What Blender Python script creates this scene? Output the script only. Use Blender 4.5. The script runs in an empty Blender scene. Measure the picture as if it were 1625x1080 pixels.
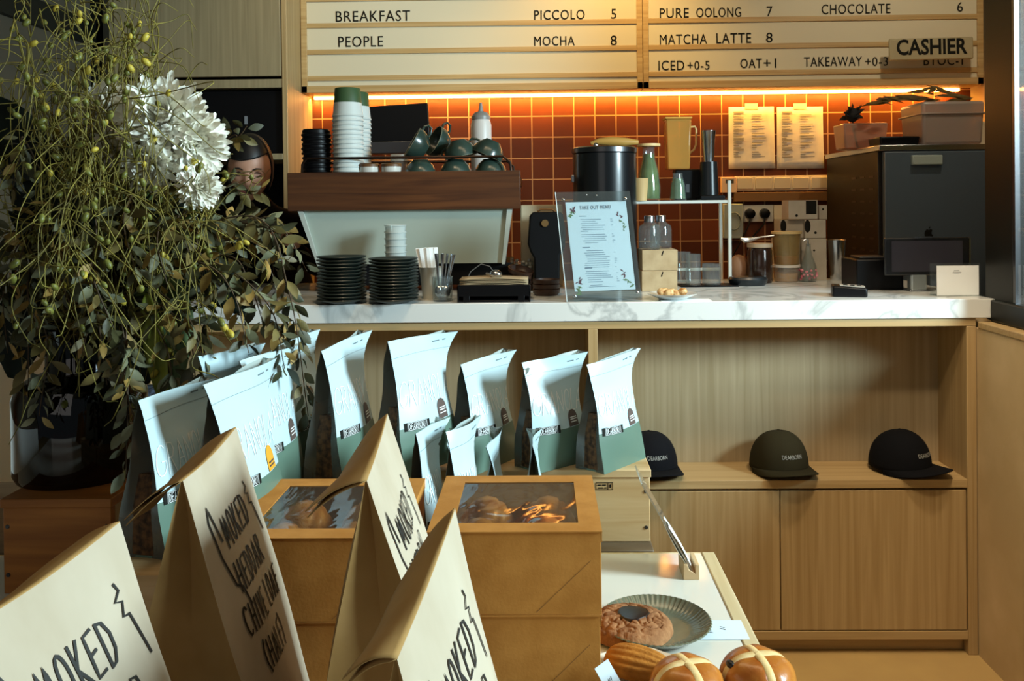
import bpy, bmesh, math, random
from mathutils import Vector, Matrix, Euler
C = bpy.context.scene.collection
S = bpy.context.scene
PI = math.pi
rnd = random.Random(7)

# ------------------------------------------------------------------ camera
F_PX, W_PX, H_PX = 1400.0, 1625.0, 1080.0
EYE = Vector((0.0, 0.0, 1.34))
YAW, PITCH, ROLL = math.radians(-1.0), math.radians(-0.5), math.radians(0.62)
VPX, VPY = 860.0, 325.0                    # where the +Y direction lands in the photograph
R = (Euler((0, 0, -YAW)).to_matrix() @ Euler((PI/2 + PITCH, 0, 0)).to_matrix() @ Euler((0, 0, -ROLL)).to_matrix())
_d = R.transposed() @ Vector((0, 1, 0))
CX, CY = VPX - F_PX*_d.x/(-_d.z), VPY + F_PX*_d.y/(-_d.z)
cam_data = bpy.data.cameras.new('camera')
cam = bpy.data.objects.new('camera', cam_data); C.objects.link(cam)
cam.matrix_world = Matrix.Translation(EYE) @ R.to_4x4()
cam_data.sensor_fit = 'HORIZONTAL'; cam_data.sensor_width = 36.0
cam_data.lens = F_PX/W_PX*36.0
cam_data.shift_x = (W_PX/2 - CX)/W_PX
cam_data.shift_y = (CY - H_PX/2)/W_PX
cam_data.clip_start = 0.05
S.camera = cam

def at(x, y, Y):
    """world point seen at photograph pixel (x, y) at depth plane Y"""
    d = R @ Vector(((x-CX)/F_PX, -(y-CY)/F_PX, -1.0))
    return EYE + d*((Y-EYE.y)/d.y)
def on(x, y, z):
    """world point seen at photograph pixel (x, y) on the level z"""
    d = R @ Vector(((x-CX)/F_PX, -(y-CY)/F_PX, -1.0))
    return EYE + d*((z-EYE.z)/d.z)
def X_(x, y, Y): return at(x, y, Y).x
def Z_(x, y, Y): return at(x, y, Y).z

# ------------------------------------------------------------------ light
S.view_settings.view_transform = 'Standard'; S.view_settings.look = 'None'
S.view_settings.gamma = 1.0; S.view_settings.use_curve_mapping = False
S.view_settings.exposure = 0.28
S.cycles.use_denoising = True
S.cycles.max_bounces = 8; S.cycles.transparent_max_bounces = 24
S.cycles.sample_clamp_indirect = 6.0
world = bpy.data.worlds.new('world'); S.world = world; world.use_nodes = True
wn = world.node_tree.nodes; bg = wn['Background']
bg.inputs[0].default_value = (0.78, 0.92, 1.0, 1); bg.inputs[1].default_value = 0.06
def area(name, loc, target, sx, sy, power, col):
    l = bpy.data.lights.new(name, 'AREA'); l.shape = 'RECTANGLE'; l.size = sx; l.size_y = sy
    l.energy = power; l.color = col
    o = bpy.data.objects.new(name, l); C.objects.link(o); o.location = loc
    o.rotation_euler = (Vector(target)-Vector(loc)).to_track_quat('-Z', 'Y').to_euler()
    return o
DAY = (0.74, 0.92, 1.0); WARM = (1.0, 0.62, 0.24)
area('shopfront_daylight', (2.75, 0.75, 2.05), (-0.1, 1.6, 0.95), 0.7, 0.9, 215, DAY)       # daylight through the glazing on the right
area('window_daylight', (-1.0, -1.7, 1.9), (0.0, 2.5, 0.9), 2.0, 1.5, 5, (1.0, 0.95, 0.88))   # weaker daylight from the street door behind the camera
area('warm_overhead_fill', (0.3, 1.75, 2.70), (0.45, 2.1, 0.0), 1.8, 0.5, 9, (1.0, 0.72, 0.42))            # added warm fill from above that tints the shade
def spot(name, loc, target, power, col, size, blend=0.6, r=0.04):
    l = bpy.data.lights.new(name, 'SPOT'); l.energy = power; l.color = col; l.spot_size = math.radians(size); l.spot_blend = blend; l.shadow_soft_size = r
    o = bpy.data.objects.new(name, l); C.objects.link(o); o.location = loc
    o.rotation_euler = (Vector(target)-Vector(loc)).to_track_quat('-Z', 'Y').to_euler(); return o
spot('door_fill', (0.95, 1.75, 2.70), (0.95, 2.62, 0.45), 60, (1, 0.82, 0.58), 62, 0.8, .08)          # added warm spots, no known lamps, to brighten counter doors and low wall
spot('low_wall_fill', (0.55, 1.2, 2.70), (1.30, 2.0, 0.75), 75, (1, 0.80, 0.54), 55, 0.9, .08)  # added spot that lifts the low right wall
spot('door_fill_far', (-0.35, 1.9, 2.70), (-0.3, 2.62, 0.55), 34, (1, 0.78, 0.50), 50, 0.8, .08)  # added spot for the far part of the counter front
spot('board_downlight', (0.36, 3.45, 2.62), (0.28, 3.93, 2.05), 25, (1, 0.64, 0.22), 110, 0.9)
spot('board_downlight_cashier', (1.5, 2.9, 2.62), (1.5, 3.93, 1.95), 17, (1, 0.86, 0.62), 110, 0.9)
spot('board_downlight_breakfast', (-0.8, 3.1, 2.62), (-0.8, 3.93, 1.95), 10, (1, 0.84, 0.58), 110, 0.9)

# ------------------------------------------------------------------ materials
def lin(c):
    if isinstance(c, str):
        c = tuple(int(c[i:i+2], 16) for i in (0, 2, 4))
    return tuple(((v/255)/12.92 if v/255 <= 0.04045 else ((v/255+0.055)/1.055)**2.4) for v in c) + (1.0,)
MATS = {}
def mat(name, col, rough=0.5, metal=0.0, trans=0.0, ior=1.45, alpha=1.0, emit=0.0, coat=0.0, spec=0.5, col2=None, nscale=(20, 20, 20), detail=4.0, lo=0.35, hi=0.65, bump=0.0, bscale=None, sub=0.0, distort=0.0):
    if name in MATS: return MATS[name]
    m = bpy.data.materials.new(name); m.use_nodes = True
    nt = m.node_tree; N = nt.nodes; L = nt.links; p = N['Principled BSDF']
    p.inputs['Base Color'].default_value = lin(col); p.inputs['Roughness'].default_value = rough
    p.inputs['Metallic'].default_value = metal; p.inputs['Transmission Weight'].default_value = trans
    p.inputs['IOR'].default_value = ior; p.inputs['Alpha'].default_value = alpha
    p.inputs['Coat Weight'].default_value = coat; p.inputs['Coat Roughness'].default_value = 0.08
    p.inputs['Specular IOR Level'].default_value = spec
    if sub: p.inputs['Subsurface Weight'].default_value = sub; p.inputs['Subsurface Radius'].default_value = (.01, .006, .004)
    if emit: p.inputs['Emission Color'].default_value = lin(col); p.inputs['Emission Strength'].default_value = emit
    if col2 is not None or bump:
        tc = N.new('ShaderNodeTexCoord'); mp = N.new('ShaderNodeMapping'); mp.inputs['Scale'].default_value = nscale
        L.new(tc.outputs['Object'], mp.inputs['Vector'])
        nz = N.new('ShaderNodeTexNoise'); nz.inputs['Scale'].default_value = 1.0; nz.inputs['Detail'].default_value = detail
        nz.inputs['Distortion'].default_value = distort
        L.new(mp.outputs[0], nz.inputs['Vector'])
        if col2 is not None:
            rp = N.new('ShaderNodeValToRGB'); rp.color_ramp.elements[0].position = lo; rp.color_ramp.elements[1].position = hi
            rp.color_ramp.elements[0].color = lin(col); rp.color_ramp.elements[1].color = lin(col2)
            L.new(nz.outputs['Fac'], rp.inputs['Fac']); L.new(rp.outputs['Color'], p.inputs['Base Color'])
        if bump:
            b = N.new('ShaderNodeBump'); b.inputs['Strength'].default_value = bump; b.inputs['Distance'].default_value = 0.002
            if bscale:
                m2 = N.new('ShaderNodeMapping'); m2.inputs['Scale'].default_value = bscale; L.new(tc.outputs['Object'], m2.inputs['Vector'])
                n2 = N.new('ShaderNodeTexNoise'); n2.inputs['Scale'].default_value = 1.0; n2.inputs['Detail'].default_value = 3; L.new(m2.outputs[0], n2.inputs['Vector'])
                L.new(n2.outputs['Fac'], b.inputs['Height'])
            else: L.new(nz.outputs['Fac'], b.inputs['Height'])
            L.new(b.outputs['Normal'], p.inputs['Normal'])
    MATS[name] = m; return m
def film(name, tint, clear=0.8, rough=0.05, bump=0.0, bscale=(30, 30, 30), gloss=0.9):
    """thin clear sheet: tinted see-through with a fresnel gloss"""
    if name in MATS: return MATS[name]
    m = bpy.data.materials.new(name); m.use_nodes = True; nt = m.node_tree; N = nt.nodes; L = nt.links
    N.remove(N['Principled BSDF']); out = N['Material Output']
    tr = N.new('ShaderNodeBsdfTransparent'); tr.inputs[0].default_value = lin(tint)
    df = N.new('ShaderNodeBsdfDiffuse'); df.inputs[0].default_value = lin(tint)
    gl = N.new('ShaderNodeBsdfGlossy'); gl.inputs['Roughness'].default_value = rough
    m1 = N.new('ShaderNodeMixShader'); m1.inputs[0].default_value = clear; L.new(df.outputs[0], m1.inputs[1]); L.new(tr.outputs[0], m1.inputs[2])
    fr = N.new('ShaderNodeLayerWeight'); pw = N.new('ShaderNodeMath'); pw.operation = 'POWER'; pw.inputs[1].default_value = 4.0
    ma = N.new('ShaderNodeMath'); ma.operation = 'MULTIPLY_ADD'; ma.inputs[1].default_value = gloss; ma.inputs[2].default_value = 0.045
    L.new(fr.outputs['Facing'], pw.inputs[0]); L.new(pw.outputs[0], ma.inputs[0])
    m2 = N.new('ShaderNodeMixShader'); L.new(ma.outputs[0], m2.inputs[0]); L.new(m1.outputs[0], m2.inputs[1]); L.new(gl.outputs[0], m2.inputs[2])
    L.new(m2.outputs[0], out.inputs[0])
    if bump:
        tc = N.new('ShaderNodeTexCoord'); mp = N.new('ShaderNodeMapping'); mp.inputs['Scale'].default_value = bscale; L.new(tc.outputs['Object'], mp.inputs[0])
        nz = N.new('ShaderNodeTexNoise'); nz.inputs['Scale'].default_value = 1; nz.inputs['Distortion'].default_value = 1.5; L.new(mp.outputs[0], nz.inputs['Vector'])
        b = N.new('ShaderNodeBump'); b.inputs['Strength'].default_value = bump; b.inputs['Distance'].default_value = 0.01
        L.new(nz.outputs['Fac'], b.inputs['Height']); L.new(b.outputs[0], gl.inputs['Normal']); L.new(b.outputs[0], fr.inputs['Normal'])
    MATS[name] = m; return m
def wood(name, c1, c2, along='z', fine=90, coarse=2.5, rough=0.5, coat=0.0, bump=0.06):
    s = {'x': (coarse, fine, fine), 'y': (fine, coarse, fine), 'z': (fine, fine, coarse)}[along]
    return mat(name, c1, rough, col2=c2, nscale=s, detail=5, lo=0.3, hi=0.7, bump=bump, coat=coat, distort=0.6)

OAK = 'AE9368', '9A7F55'
m_oak_v = wood('oak_vertical', 'B49A6E', '9C8054', 'z', 70, 1.6)
m_oak_h = wood('oak_horizontal', 'B89D70', 'A28659', 'x', 70, 1.6)
m_oak_panel = wood('oak_cool_panel', 'AC9877', '988462', 'z', 70, 1.6)
m_greyoak = wood('grey_oak', '9C8D6C', '87795B', 'z', 60, 1.4)
m_board_wood = wood('pale_board_wood', 'C9AA76', 'AE8B55', 'x', 70, 2.0)
m_walnut = wood('walnut', '5E371B', '3C2010', 'x', 55, 3.0, 0.4)
m_pine = wood('pine', 'D9B98A', 'B98F58', 'x', 40, 2.2, 0.5)
m_pine_orange = wood('pine_orange', 'B87533', '8A5020', 'x', 40, 2.2, 0.45)
m_pine_side = wood('pine_side', 'C3A679', 'A5865A', 'y', 40, 2.2, 0.5)
m_black = mat('black_plastic', '08080A', 0.4, spec=.25)
m_matblack = mat('matte_black', '08080A', 0.75, spec=0.2)
m_white = mat('white_plastic', 'E4E4DE', 0.4)
m_paper = mat('white_paper', 'EDF1F2', 0.8)
m_steel = mat('steel', 'B9BCC0', 0.22, metal=1.0)
m_darksteel = mat('dark_steel', '5A5A5C', 0.3, metal=1.0)
m_glass = film('clear_glass', 'F2F6F6', 0.97, 0.03)
m_plasticclear = film('clear_plastic', 'E6E4DE', 0.72, 0.12)
m_acrylic = film('acrylic', 'F4F8F8', 0.985, 0.03)
m_ink = mat('black_ink', '15140F', 0.7, spec=0.2)
m_kraft = mat('kraft', 'C4863F', 0.75, col2='B37632', nscale=(25, 25, 25), detail=6, bump=0.1, bscale=(260, 260, 260), spec=0.25)

# ------------------------------------------------------------------ mesh tools
class MB:
    def __init__(s): s.v = []; s.f = []; s.m = []; s.cur = 0
    def add(s, vs, fs, T=None):
        o = len(s.v)
        for v in vs:
            v = Vector(v); s.v.append(T @ v if T is not None else v)
        for f in fs: s.f.append([i+o for i in f]); s.m.append(s.cur)
        return s
    def box(s, c, d, T=None):
        x, y, z = d[0]/2, d[1]/2, d[2]/2; c = Vector(c)
        vs = [c+Vector((a*x, b*y, e*z)) for a in (-1, 1) for b in (-1, 1) for e in (-1, 1)]
        return s.add(vs, [(0, 1, 3, 2), (4, 6, 7, 5), (0, 4, 5, 1), (2, 3, 7, 6), (0, 2, 6, 4), (1, 5, 7, 3)], T)
    def bx(s, x0, x1, y0, y1, z0, z1, T=None):
        return s.box(((x0+x1)/2, (y0+y1)/2, (z0+z1)/2), (abs(x1-x0), abs(y1-y0), abs(z1-z0)), T)
    def lathe(s, prof, n=24, T=None, closed=True, wave=None):
        """prof: list of (r, z); axis z; a radius of 0 closes with a pole"""
        vs, fs, rows = [], [], []
        for k, (r, z) in enumerate(prof):
            if r <= 1e-7: rows.append([len(vs)]); vs.append((0, 0, z))
            else:
                row = []
                for i in range(n):
                    a = 2*PI*i/n; rr = r*(1 + (wave(a, k) if wave else 0))
                    row.append(len(vs)); vs.append((rr*math.cos(a), rr*math.sin(a), z))
                rows.append(row)
        for a, b in zip(rows, rows[1:]):
            for i in range(n):
                j = (i+1) % n
                if len(a) == 1 and len(b) > 1: fs.append((a[0], b[j], b[i]))
                elif len(b) == 1 and len(a) > 1: fs.append((a[i], a[j], b[0]))
                elif len(a) > 1: fs.append((a[i], a[j], b[j], b[i]))
        return s.add(vs, fs, T)
    def cyl(s, p, r, h, n=20, T=None, r2=None):
        M = Matrix.Translation(p); M = T @ M if T is not None else M
        return s.lathe([(0, 0), (r, 0), (r if r2 is None else r2, h), (0, h)], n, M)
    def tube(s, pts, r, n=6, cap=True, T=None):
        pts = [Vector(p) for p in pts]; k = len(pts)
        rs = r if isinstance(r, (list, tuple)) else [r]*k
        vs, fs = [], []; up = None
        for i, p in enumerate(pts):
            t = (pts[min(i+1, k-1)]-pts[max(i-1, 0)])
            t = t.normalized() if t.length > 1e-9 else Vector((0, 0, 1))
            if up is None:
                up = Vector((0, 0, 1)) if abs(t.z) < 0.9 else Vector((1, 0, 0))
            a = (up - t*up.dot(t)); a = a.normalized() if a.length > 1e-6 else t.orthogonal().normalized()
            b = t.cross(a); up = a
            for j in range(n):
                an = 2*PI*j/n; vs.append(p + a*(rs[i]*math.cos(an)) + b*(rs[i]*math.sin(an)))
        for i in range(k-1):
            for j in range(n):
                j2 = (j+1) % n; fs.append((i*n+j, i*n+j2, (i+1)*n+j2, (i+1)*n+j))
        if cap: fs.append(tuple(range(n-1, -1, -1))); fs.append(tuple((k-1)*n+j for j in range(n)))
        return s.add(vs, fs, T)
    def grid(s, fn, nu, nv, T=None, matfn=None):
        vs = [fn(i/nu, j/nv) for j in range(nv+1) for i in range(nu+1)]; o = len(s.v)
        for v in vs: s.v.append(T @ Vector(v) if T is not None else Vector(v))
        for j in range(nv):
            for i in range(nu):
                a = o+j*(nu+1)+i; s.f.append([a, a+1, a+nu+2, a+nu+1])
                s.m.append(matfn((i+.5)/nu, (j+.5)/nv) if matfn else s.cur)
        return s
    def prism(s, poly, y0, y1, T=None):
        """polygon of (x, z) extruded along y"""
        n = len(poly); vs = [(x, y0, z) for x, z in poly]+[(x, y1, z) for x, z in poly]
        fs = [tuple(range(n)), tuple(range(2*n-1, n-1, -1))]+[(i, n+i, n+(i+1) % n, (i+1) % n) for i in range(n)]
        return s.add(vs, fs, T)
    def ball(s, p, r, n=12, m=8, T=None, sq=(1, 1, 1)):
        pr = [(math.sin(PI*k/m), -math.cos(PI*k/m)) for k in range(m+1)]
        pr = [(0 if k in (0, m) else a, b) for k, (a, b) in enumerate(pr)]
        M = Matrix.Translation(p) @ Matrix.Diagonal((r*sq[0], r*sq[1], r*sq[2], 1)); M = T @ M if T is not None else M
        return s.lathe(pr, n, M)
    def build(s, name, m, parent=None, smooth=True, bevel=0.0, solid=0.0, origin=None, angle=38, segs=2, subd=0):
        me = bpy.data.meshes.new(name)
        o = Vector(origin) if origin is not None else None
        me.from_pydata([tuple(v-o) if o is not None else tuple(v) for v in s.v], [], s.f)
        for mm in (m if isinstance(m, (list, tuple)) else [m]): me.materials.append(mm)
        me.polygons.foreach_set('material_index', s.m)
        bm = bmesh.new(); bm.from_mesh(me); bmesh.ops.recalc_face_normals(bm, faces=bm.faces); bm.to_mesh(me); bm.free()
        if smooth:
            me.polygons.foreach_set('use_smooth', [True]*len(me.polygons)); me.set_sharp_from_angle(angle=math.radians(angle))
        me.update()
        ob = bpy.data.objects.new(name, me); C.objects.link(ob)
        if parent is not None: ob.parent = parent
        elif o is not None: ob.location = o
        if solid:
            q = ob.modifiers.new('thickness', 'SOLIDIFY'); q.thickness = solid; q.offset = 0
        if bevel:
            q = ob.modifiers.new('edges', 'BEVEL'); q.width = bevel; q.segments = segs; q.limit_method = 'ANGLE'; q.angle_limit = math.radians(40); q.harden_normals = False
        if subd:
            q = ob.modifiers.new('smooth', 'SUBSURF'); q.levels = subd; q.render_levels = subd
        return ob
def box1(name, m, parent, x0, x1, y0, y1, z0, z1, bevel=0.0, **k):
    return MB().bx(x0, x1, y0, y1, z0, z1).build(name, m, parent, bevel=bevel, **k)
def thing(name, label, cat, loc=(0, 0, 0), rz=0.0, group=None, rot=None):
    o = bpy.data.objects.new(name, None); C.objects.link(o); o.empty_display_size = 0.02
    o.location = loc; o.rotation_euler = rot if rot is not None else (0, 0, rz)
    o['label'] = label; o['category'] = cat
    if group: o['group'] = group
    return o
def tag(o, label, cat, group=None, kind=None):
    o['label'] = label; o['category'] = cat
    if group: o['group'] = group
    if kind: o['kind'] = kind
    return o
def struct(o, label=None):
    o['kind'] = 'structure'
    if label: o['label'] = label
    return o
def dup(root, loc, rz=None, label=None, rot=None, group=None):
    r = root.copy(); C.objects.link(r); r.location = loc
    if rz is not None: r.rotation_euler = (0, 0, rz)
    if rot is not None: r.rotation_euler = rot
    if label: r['label'] = label
    if group: r['group'] = group
    for ch in list(root.children):
        c = ch.copy(); C.objects.link(c); c.parent = r
        for g in list(ch.children):
            d = g.copy(); C.objects.link(d); d.parent = c
    return r
def text(name, body, m, parent, loc, rot=(PI/2, 0, 0), size=0.05, width=None, height=None, depth=0.0015, align='LEFT', bold=0.0, space=1.0, word=1.0):
    cu = bpy.data.curves.new(name, 'FONT'); cu.body = body; cu.size = size; cu.extrude = depth/2; cu.offset = bold
    cu.align_x = align; cu.space_character = space; cu.space_word = word; cu.resolution_u = 3
    tmp = bpy.data.objects.new(name+'_source', cu); C.objects.link(tmp)
    dg = bpy.context.evaluated_depsgraph_get(); dg.update()
    me = bpy.data.meshes.new_from_object(tmp.evaluated_get(dg)); me.name = name
    bpy.data.objects.remove(tmp); bpy.data.curves.remove(cu)
    xs = [v.co.x for v in me.vertices]; ys = [v.co.y for v in me.vertices]
    sx = sy = 1.0
    if width and xs: sx = width/(max(xs)-min(xs))
    if height and ys: sy = height/(max(ys)-min(ys))
    ox = min(xs) if align == 'LEFT' else (min(xs)+max(xs))/2; oy = min(ys)
    for v in me.vertices: v.co.x = (v.co.x-ox)*sx; v.co.y = (v.co.y-oy)*sy
    me.materials.clear(); me.materials.append(m)
    ob = bpy.data.objects.new(name, me); C.objects.link(ob); ob.location = loc; ob.rotation_euler = rot
    if parent is not None: ob.parent = parent
    return ob
ORD = ['topmost', 'second', 'third', 'fourth', 'fifth', 'sixth', 'seventh', 'eighth', 'ninth', 'tenth', 'eleventh', 'twelfth', 'thirteenth', 'fourteenth', 'fifteenth', 'sixteenth', 'seventeenth', 'eighteenth', 'nineteenth', 'twentieth']
def nth(k, n=None):
    return 'topmost' if k == 0 else ('lowest' if n and k == n-1 else ORD[k]+' from the top')

# stroke letters, in a box one unit high; (width, strokes)
def _arc(cx, cy, rx, ry, a0, a1, n=10): return [(cx+rx*math.cos(math.radians(a0+(a1-a0)*i/n)), cy+ry*math.sin(math.radians(a0+(a1-a0)*i/n))) for i in range(n+1)]
GL = {
 'A': (.6, [[(0, 0), (.3, 1), (.6, 0)], [(.1, .36), (.5, .36)]]),
 'B': (.55, [[(0, 0), (0, 1), (.38, .95), (.48, .76), (.34, .55), (.02, .52)], [(.34, .54), (.55, .30), (.42, .04), (0, 0)]]),
 'C': (.6, [_arc(.35, .5, .35, .5, 50, 310, 12)]),
 'D': (.6, [[(.02, 0), (0, 1)], [(0, 1), (.35, .95), (.58, .65), (.55, .3), (.3, .04), (.02, 0)]]),
 'E': (.5, [[(.5, 1), (.03, .95), (0, 0), (.5, .05)], [(.02, .5), (.4, .55)]]),
 'F': (.5, [[(.5, 1), (.03, .95), (0, 0)], [(.02, .52), (.4, .55)]]),
 'G': (.7, [_arc(.38, .5, .38, .5, 50, 330, 12)+[(.7, .45), (.42, .45)]]),
 'H': (.6, [[(0, 1), (0, 0)], [(.55, 1), (.55, 0)], [(0, .5), (.55, .52)]]),
 'I': (.15, [[(.07, 1), (.07, 0)]]),
 'K': (.55, [[(0, 1), (.05, 0)], [(.5, 1), (.04, .45), (.55, 0)]]),
 'L': (.45, [[(0, 1), (0, 0), (.45, 0)]]),
 'M': (.75, [[(0, 0), (.1, 1), (.35, .15), (.6, 1), (.75, 0)]]),
 'N': (.6, [[(0, 0), (.03, 1), (.55, 0), (.6, 1)]]),
 'O': (.6, [_arc(.3, .5, .3, .5, 90, 450, 16)]),
 'R': (.55, [[(0, 0), (0, 1), (.4, .95), (.5, .75), (.35, .52), (0, .5)], [(.2, .5), (.55, 0)]]),
 'S': (.5, [[(.5, .85), (.3, 1), (.05, .85), (.1, .6), (.45, .4), (.48, .15), (.25, 0), (0, .1)]]),
 'U': (.55, [[(0, 1), (0, .25), (.25, 0), (.5, .25), (.53, 1)]]),
 'V': (.55, [[(0, 1), (.27, 0), (.55, 1)]]),
 '(': (.25, [[(.25, 1.1), (.02, .7), (.02, .3), (.25, -.1)]]),
 ')': (.25, [[(0, 1.1), (.23, .7), (.23, .3), (0, -.1)]]),
 '&': (.5, [[(.35, 1.1), (.45, .9), (.1, .72), (.42, .62), (.2, .3), (.5, .25), (.75, -.9)]]),
 'Z': (.9, [[(.55, .35), (.3, 1.0), (.05, .75), (.12, .1), (.45, -.45), (.8, -.55), (1.0, -.9)]]),    # the long sweeping initial
 ' ': (.35, []),
}
def stroke_text(s, x, y, h, slant=0.15, adv=0.28, wide=1.0):
    out = []
    for ch in s:
        w, st = GL[ch]
        for pl in st: out.append([(x+(px*wide+slant*py)*h, y+py*h) for px, py in pl])
        x += (w*wide+adv)*h
    return out, x
def strokes(mb, surf, polys, wid, eps=0.0007):
    """pen lines of width wid (metres) on surf(a, b) -> (point, normal), a and b in metres"""
    for pl in polys:
        pts = []
        for (a, b) in zip(pl, pl[1:]):
            n = max(1, int(math.hypot(b[0]-a[0], b[1]-a[1])/0.006))
            pts += [(a[0]+(b[0]-a[0])*i/n, a[1]+(b[1]-a[1])*i/n) for i in range(n)]
        pts.append(pl[-1]); P = [surf(*q) for q in pts]; vs = []
        for i, (p, n) in enumerate(P):
            t = (P[min(i+1, len(P)-1)][0]-P[max(i-1, 0)][0]).normalized(); sd = n.cross(t).normalized()
            e = t*(wid*0.4)*(-1 if i == 0 else (1 if i == len(P)-1 else 0))
            vs += [p+sd*wid/2+n*eps+e, p-sd*wid/2+n*eps+e]
        mb.add(vs, [(2*i, 2*i+1, 2*i+3, 2*i+2) for i in range(len(P)-1)])
# ------------------------------------------------------------------ the room
YW, YB, YC = 4.2, 4.0, 2.61            # back wall, menu board front, counter front
m_floor = mat('floor_concrete', 'C2A468', 0.55, col2='B39560', nscale=(3, 3, 3), bump=0.05, bscale=(60, 60, 60))
m_ceil = mat('ceiling_paint', '8A8578', 0.9)
m_plaster = mat('plaster', 'CDB48A', 0.85, col2='BCA378', nscale=(5, 5, 5), bump=0.05, bscale=(90, 90, 90))
m_frame = mat('black_frame', '0E110E', 0.4, spec=.25)
m_wall_dark = mat('grey_wall', '4C4536', 0.8, col2='423C30', nscale=(3, 3, 3))
m_dado = mat('white_dado', 'E2E6E4', 0.6)
def tiles():
    m = bpy.data.materials.new('terracotta_tiles'); m.use_nodes = True; nt = m.node_tree; N = nt.nodes; L = nt.links; p = N['Principled BSDF']
    tc = N.new('ShaderNodeTexCoord'); sep = N.new('ShaderNodeSeparateXYZ'); com = N.new('ShaderNodeCombineXYZ')
    L.new(tc.outputs['Object'], sep.inputs[0]); L.new(sep.outputs['X'], com.inputs['X']); L.new(sep.outputs['Z'], com.inputs['Y'])
    br = N.new('ShaderNodeTexBrick'); br.offset = 0.0; br.squash = 1.0
    for k, v in (('Scale', 1.0), ('Brick Width', 0.1), ('Row Height', 0.1), ('Mortar Size', 0.0028), ('Mortar Smooth', 0.2), ('Bias', 0.0)): br.inputs[k].default_value = v
    br.inputs['Color1'].default_value = lin('6E3617'); br.inputs['Color2'].default_value = lin('4E2410'); br.inputs['Mortar'].default_value = lin('B48A62')
    L.new(com.outputs[0], br.inputs['Vector'])
    nz = N.new('ShaderNodeTexNoise'); nz.inputs['Scale'].default_value = 9.0; L.new(com.outputs[0], nz.inputs['Vector'])
    mx = N.new('ShaderNodeMixRGB'); mx.blend_type = 'MULTIPLY'; mx.inputs[0].default_value = 0.35; L.new(br.outputs['Color'], mx.inputs[1])
    rp = N.new('ShaderNodeValToRGB'); rp.color_ramp.elements[0].color = (.45, .42, .4, 1); rp.color_ramp.elements[1].color = (1, 1, 1, 1); L.new(nz.outputs['Fac'], rp.inputs[0]); L.new(rp.outputs[0], mx.inputs[2])
    L.new(mx.outputs[0], p.inputs['Base Color']); p.inputs['Roughness'].default_value = 0.42; p.inputs['Specular IOR Level'].default_value = .3
    b = N.new('ShaderNodeBump'); b.invert = True; b.inputs['Strength'].default_value = 0.5; b.inputs['Distance'].default_value = 0.002
    L.new(br.outputs['Fac'], b.inputs['Height']); L.new(b.outputs[0], p.inputs['Normal']); return m
def marble():
    m = bpy.data.materials.new('white_marble'); m.use_nodes = True; nt = m.node_tree; N = nt.nodes; L = nt.links; p = N['Principled BSDF']
    tc = N.new('ShaderNodeTexCoord'); nz = N.new('ShaderNodeTexNoise'); nz.inputs['Scale'].default_value = 2.6; nz.inputs['Detail'].default_value = 9; nz.inputs['Distortion'].default_value = 1.6
    L.new(tc.outputs['Object'], nz.inputs['Vector'])
    rp = N.new('ShaderNodeValToRGB'); e = rp.color_ramp.elements
    e[0].position = .46; e[0].color = lin('D9DCDA'); e[1].position = .54; e[1].color = lin('D9DCDA'); k = e.new(.5); k.color = lin('B4B8B7')
    L.new(nz.outputs['Fac'], rp.inputs[0]); L.new(rp.outputs[0], p.inputs['Base Color']); p.inputs['Roughness'].default_value = 0.16; return m
m_tiles, m_marble = tiles(), marble()

struct(MB().bx(-4, 4.4, -3, 4.4, -.1, 0).build('floor', m_floor, smooth=False))
struct(MB().bx(-4, 1.5, -3, 4.4, 2.75, 2.85).build('ceiling', m_ceil, smooth=False))
g0 = Vector((-0.144, YW, Z_(846, 184.4, YW)))
struct(MB().bx(-2.2, 2.2, YW, YW+.1, 0, 2.75).build('wall_back', m_tiles, smooth=False, origin=g0))
wl = struct(MB().bx(-2.05, -1.95, .3, YW, .82, 2.75).build('wall_left', m_wall_dark, smooth=False))
o = struct(MB().bx(-2.05, -1.94, .3, YW, 0, .82).build('trim_1', m_dado, smooth=False))
t = MB(); t.bx(-1.95, -1.925, .3, 4.0, 2.05, 2.15); t.bx(-1.95, -1.925, 3.80, 3.9, .82, 2.75); t.bx(-1.95, -1.925, 2.9, 2.96, 2.15, 2.75)
struct(t.build('trim_2', m_frame, smooth=False))
struct(MB().bx(-1.95, -1.86, 3.86, 3.98, 0, 2.75).build('trim_3', mat('grey_jamb', '8C9088', 0.6), bevel=.004))
# low wall on the right with the window over it
XR = 1.276
struct(MB().bx(XR-.003, XR+.16, -1.6, 3.4, 0, .965).build('wall_right', m_plaster, smooth=False))
struct(MB().bx(XR-.006, XR+.16, -1.6, 2.60, .965, .985).build('trim_4', m_oak_h, bevel=.003))
w = MB()
w.bx(XR+.046, XR+.15, 2.50, 2.66, .985, 2.75); w.bx(XR+.03, XR+.15, -1.6, 2.60, .985, 1.05); w.bx(XR+.05, XR+.15, -1.6, 2.60, 2.62, 2.75)
w.bx(XR+.05, XR+.15, -1.7, -1.6, 0, 2.75)
wf = struct(w.build('window_1', m_frame, bevel=.006))
struct(MB().bx(XR+.048, XR+.054, -1.6, 2.499, 1.05, 2.62).build('window_pane', m_acrylic, wf, smooth=False))
box1('window_gasket', m_darksteel, wf, XR+.044, XR+.058, 2.485, 2.499, 1.05, 2.62)
struct(MB().bx(XR+.75, XR+.83, 2.66, YW, 0, 2.75).build('wall_service', m_plaster, smooth=False))
struct(MB().bx(XR+.10, XR+.83, 2.67, 2.73, 0, 2.75).build('wall_return', mat('return_wall', '86998A', .8), smooth=False))
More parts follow.
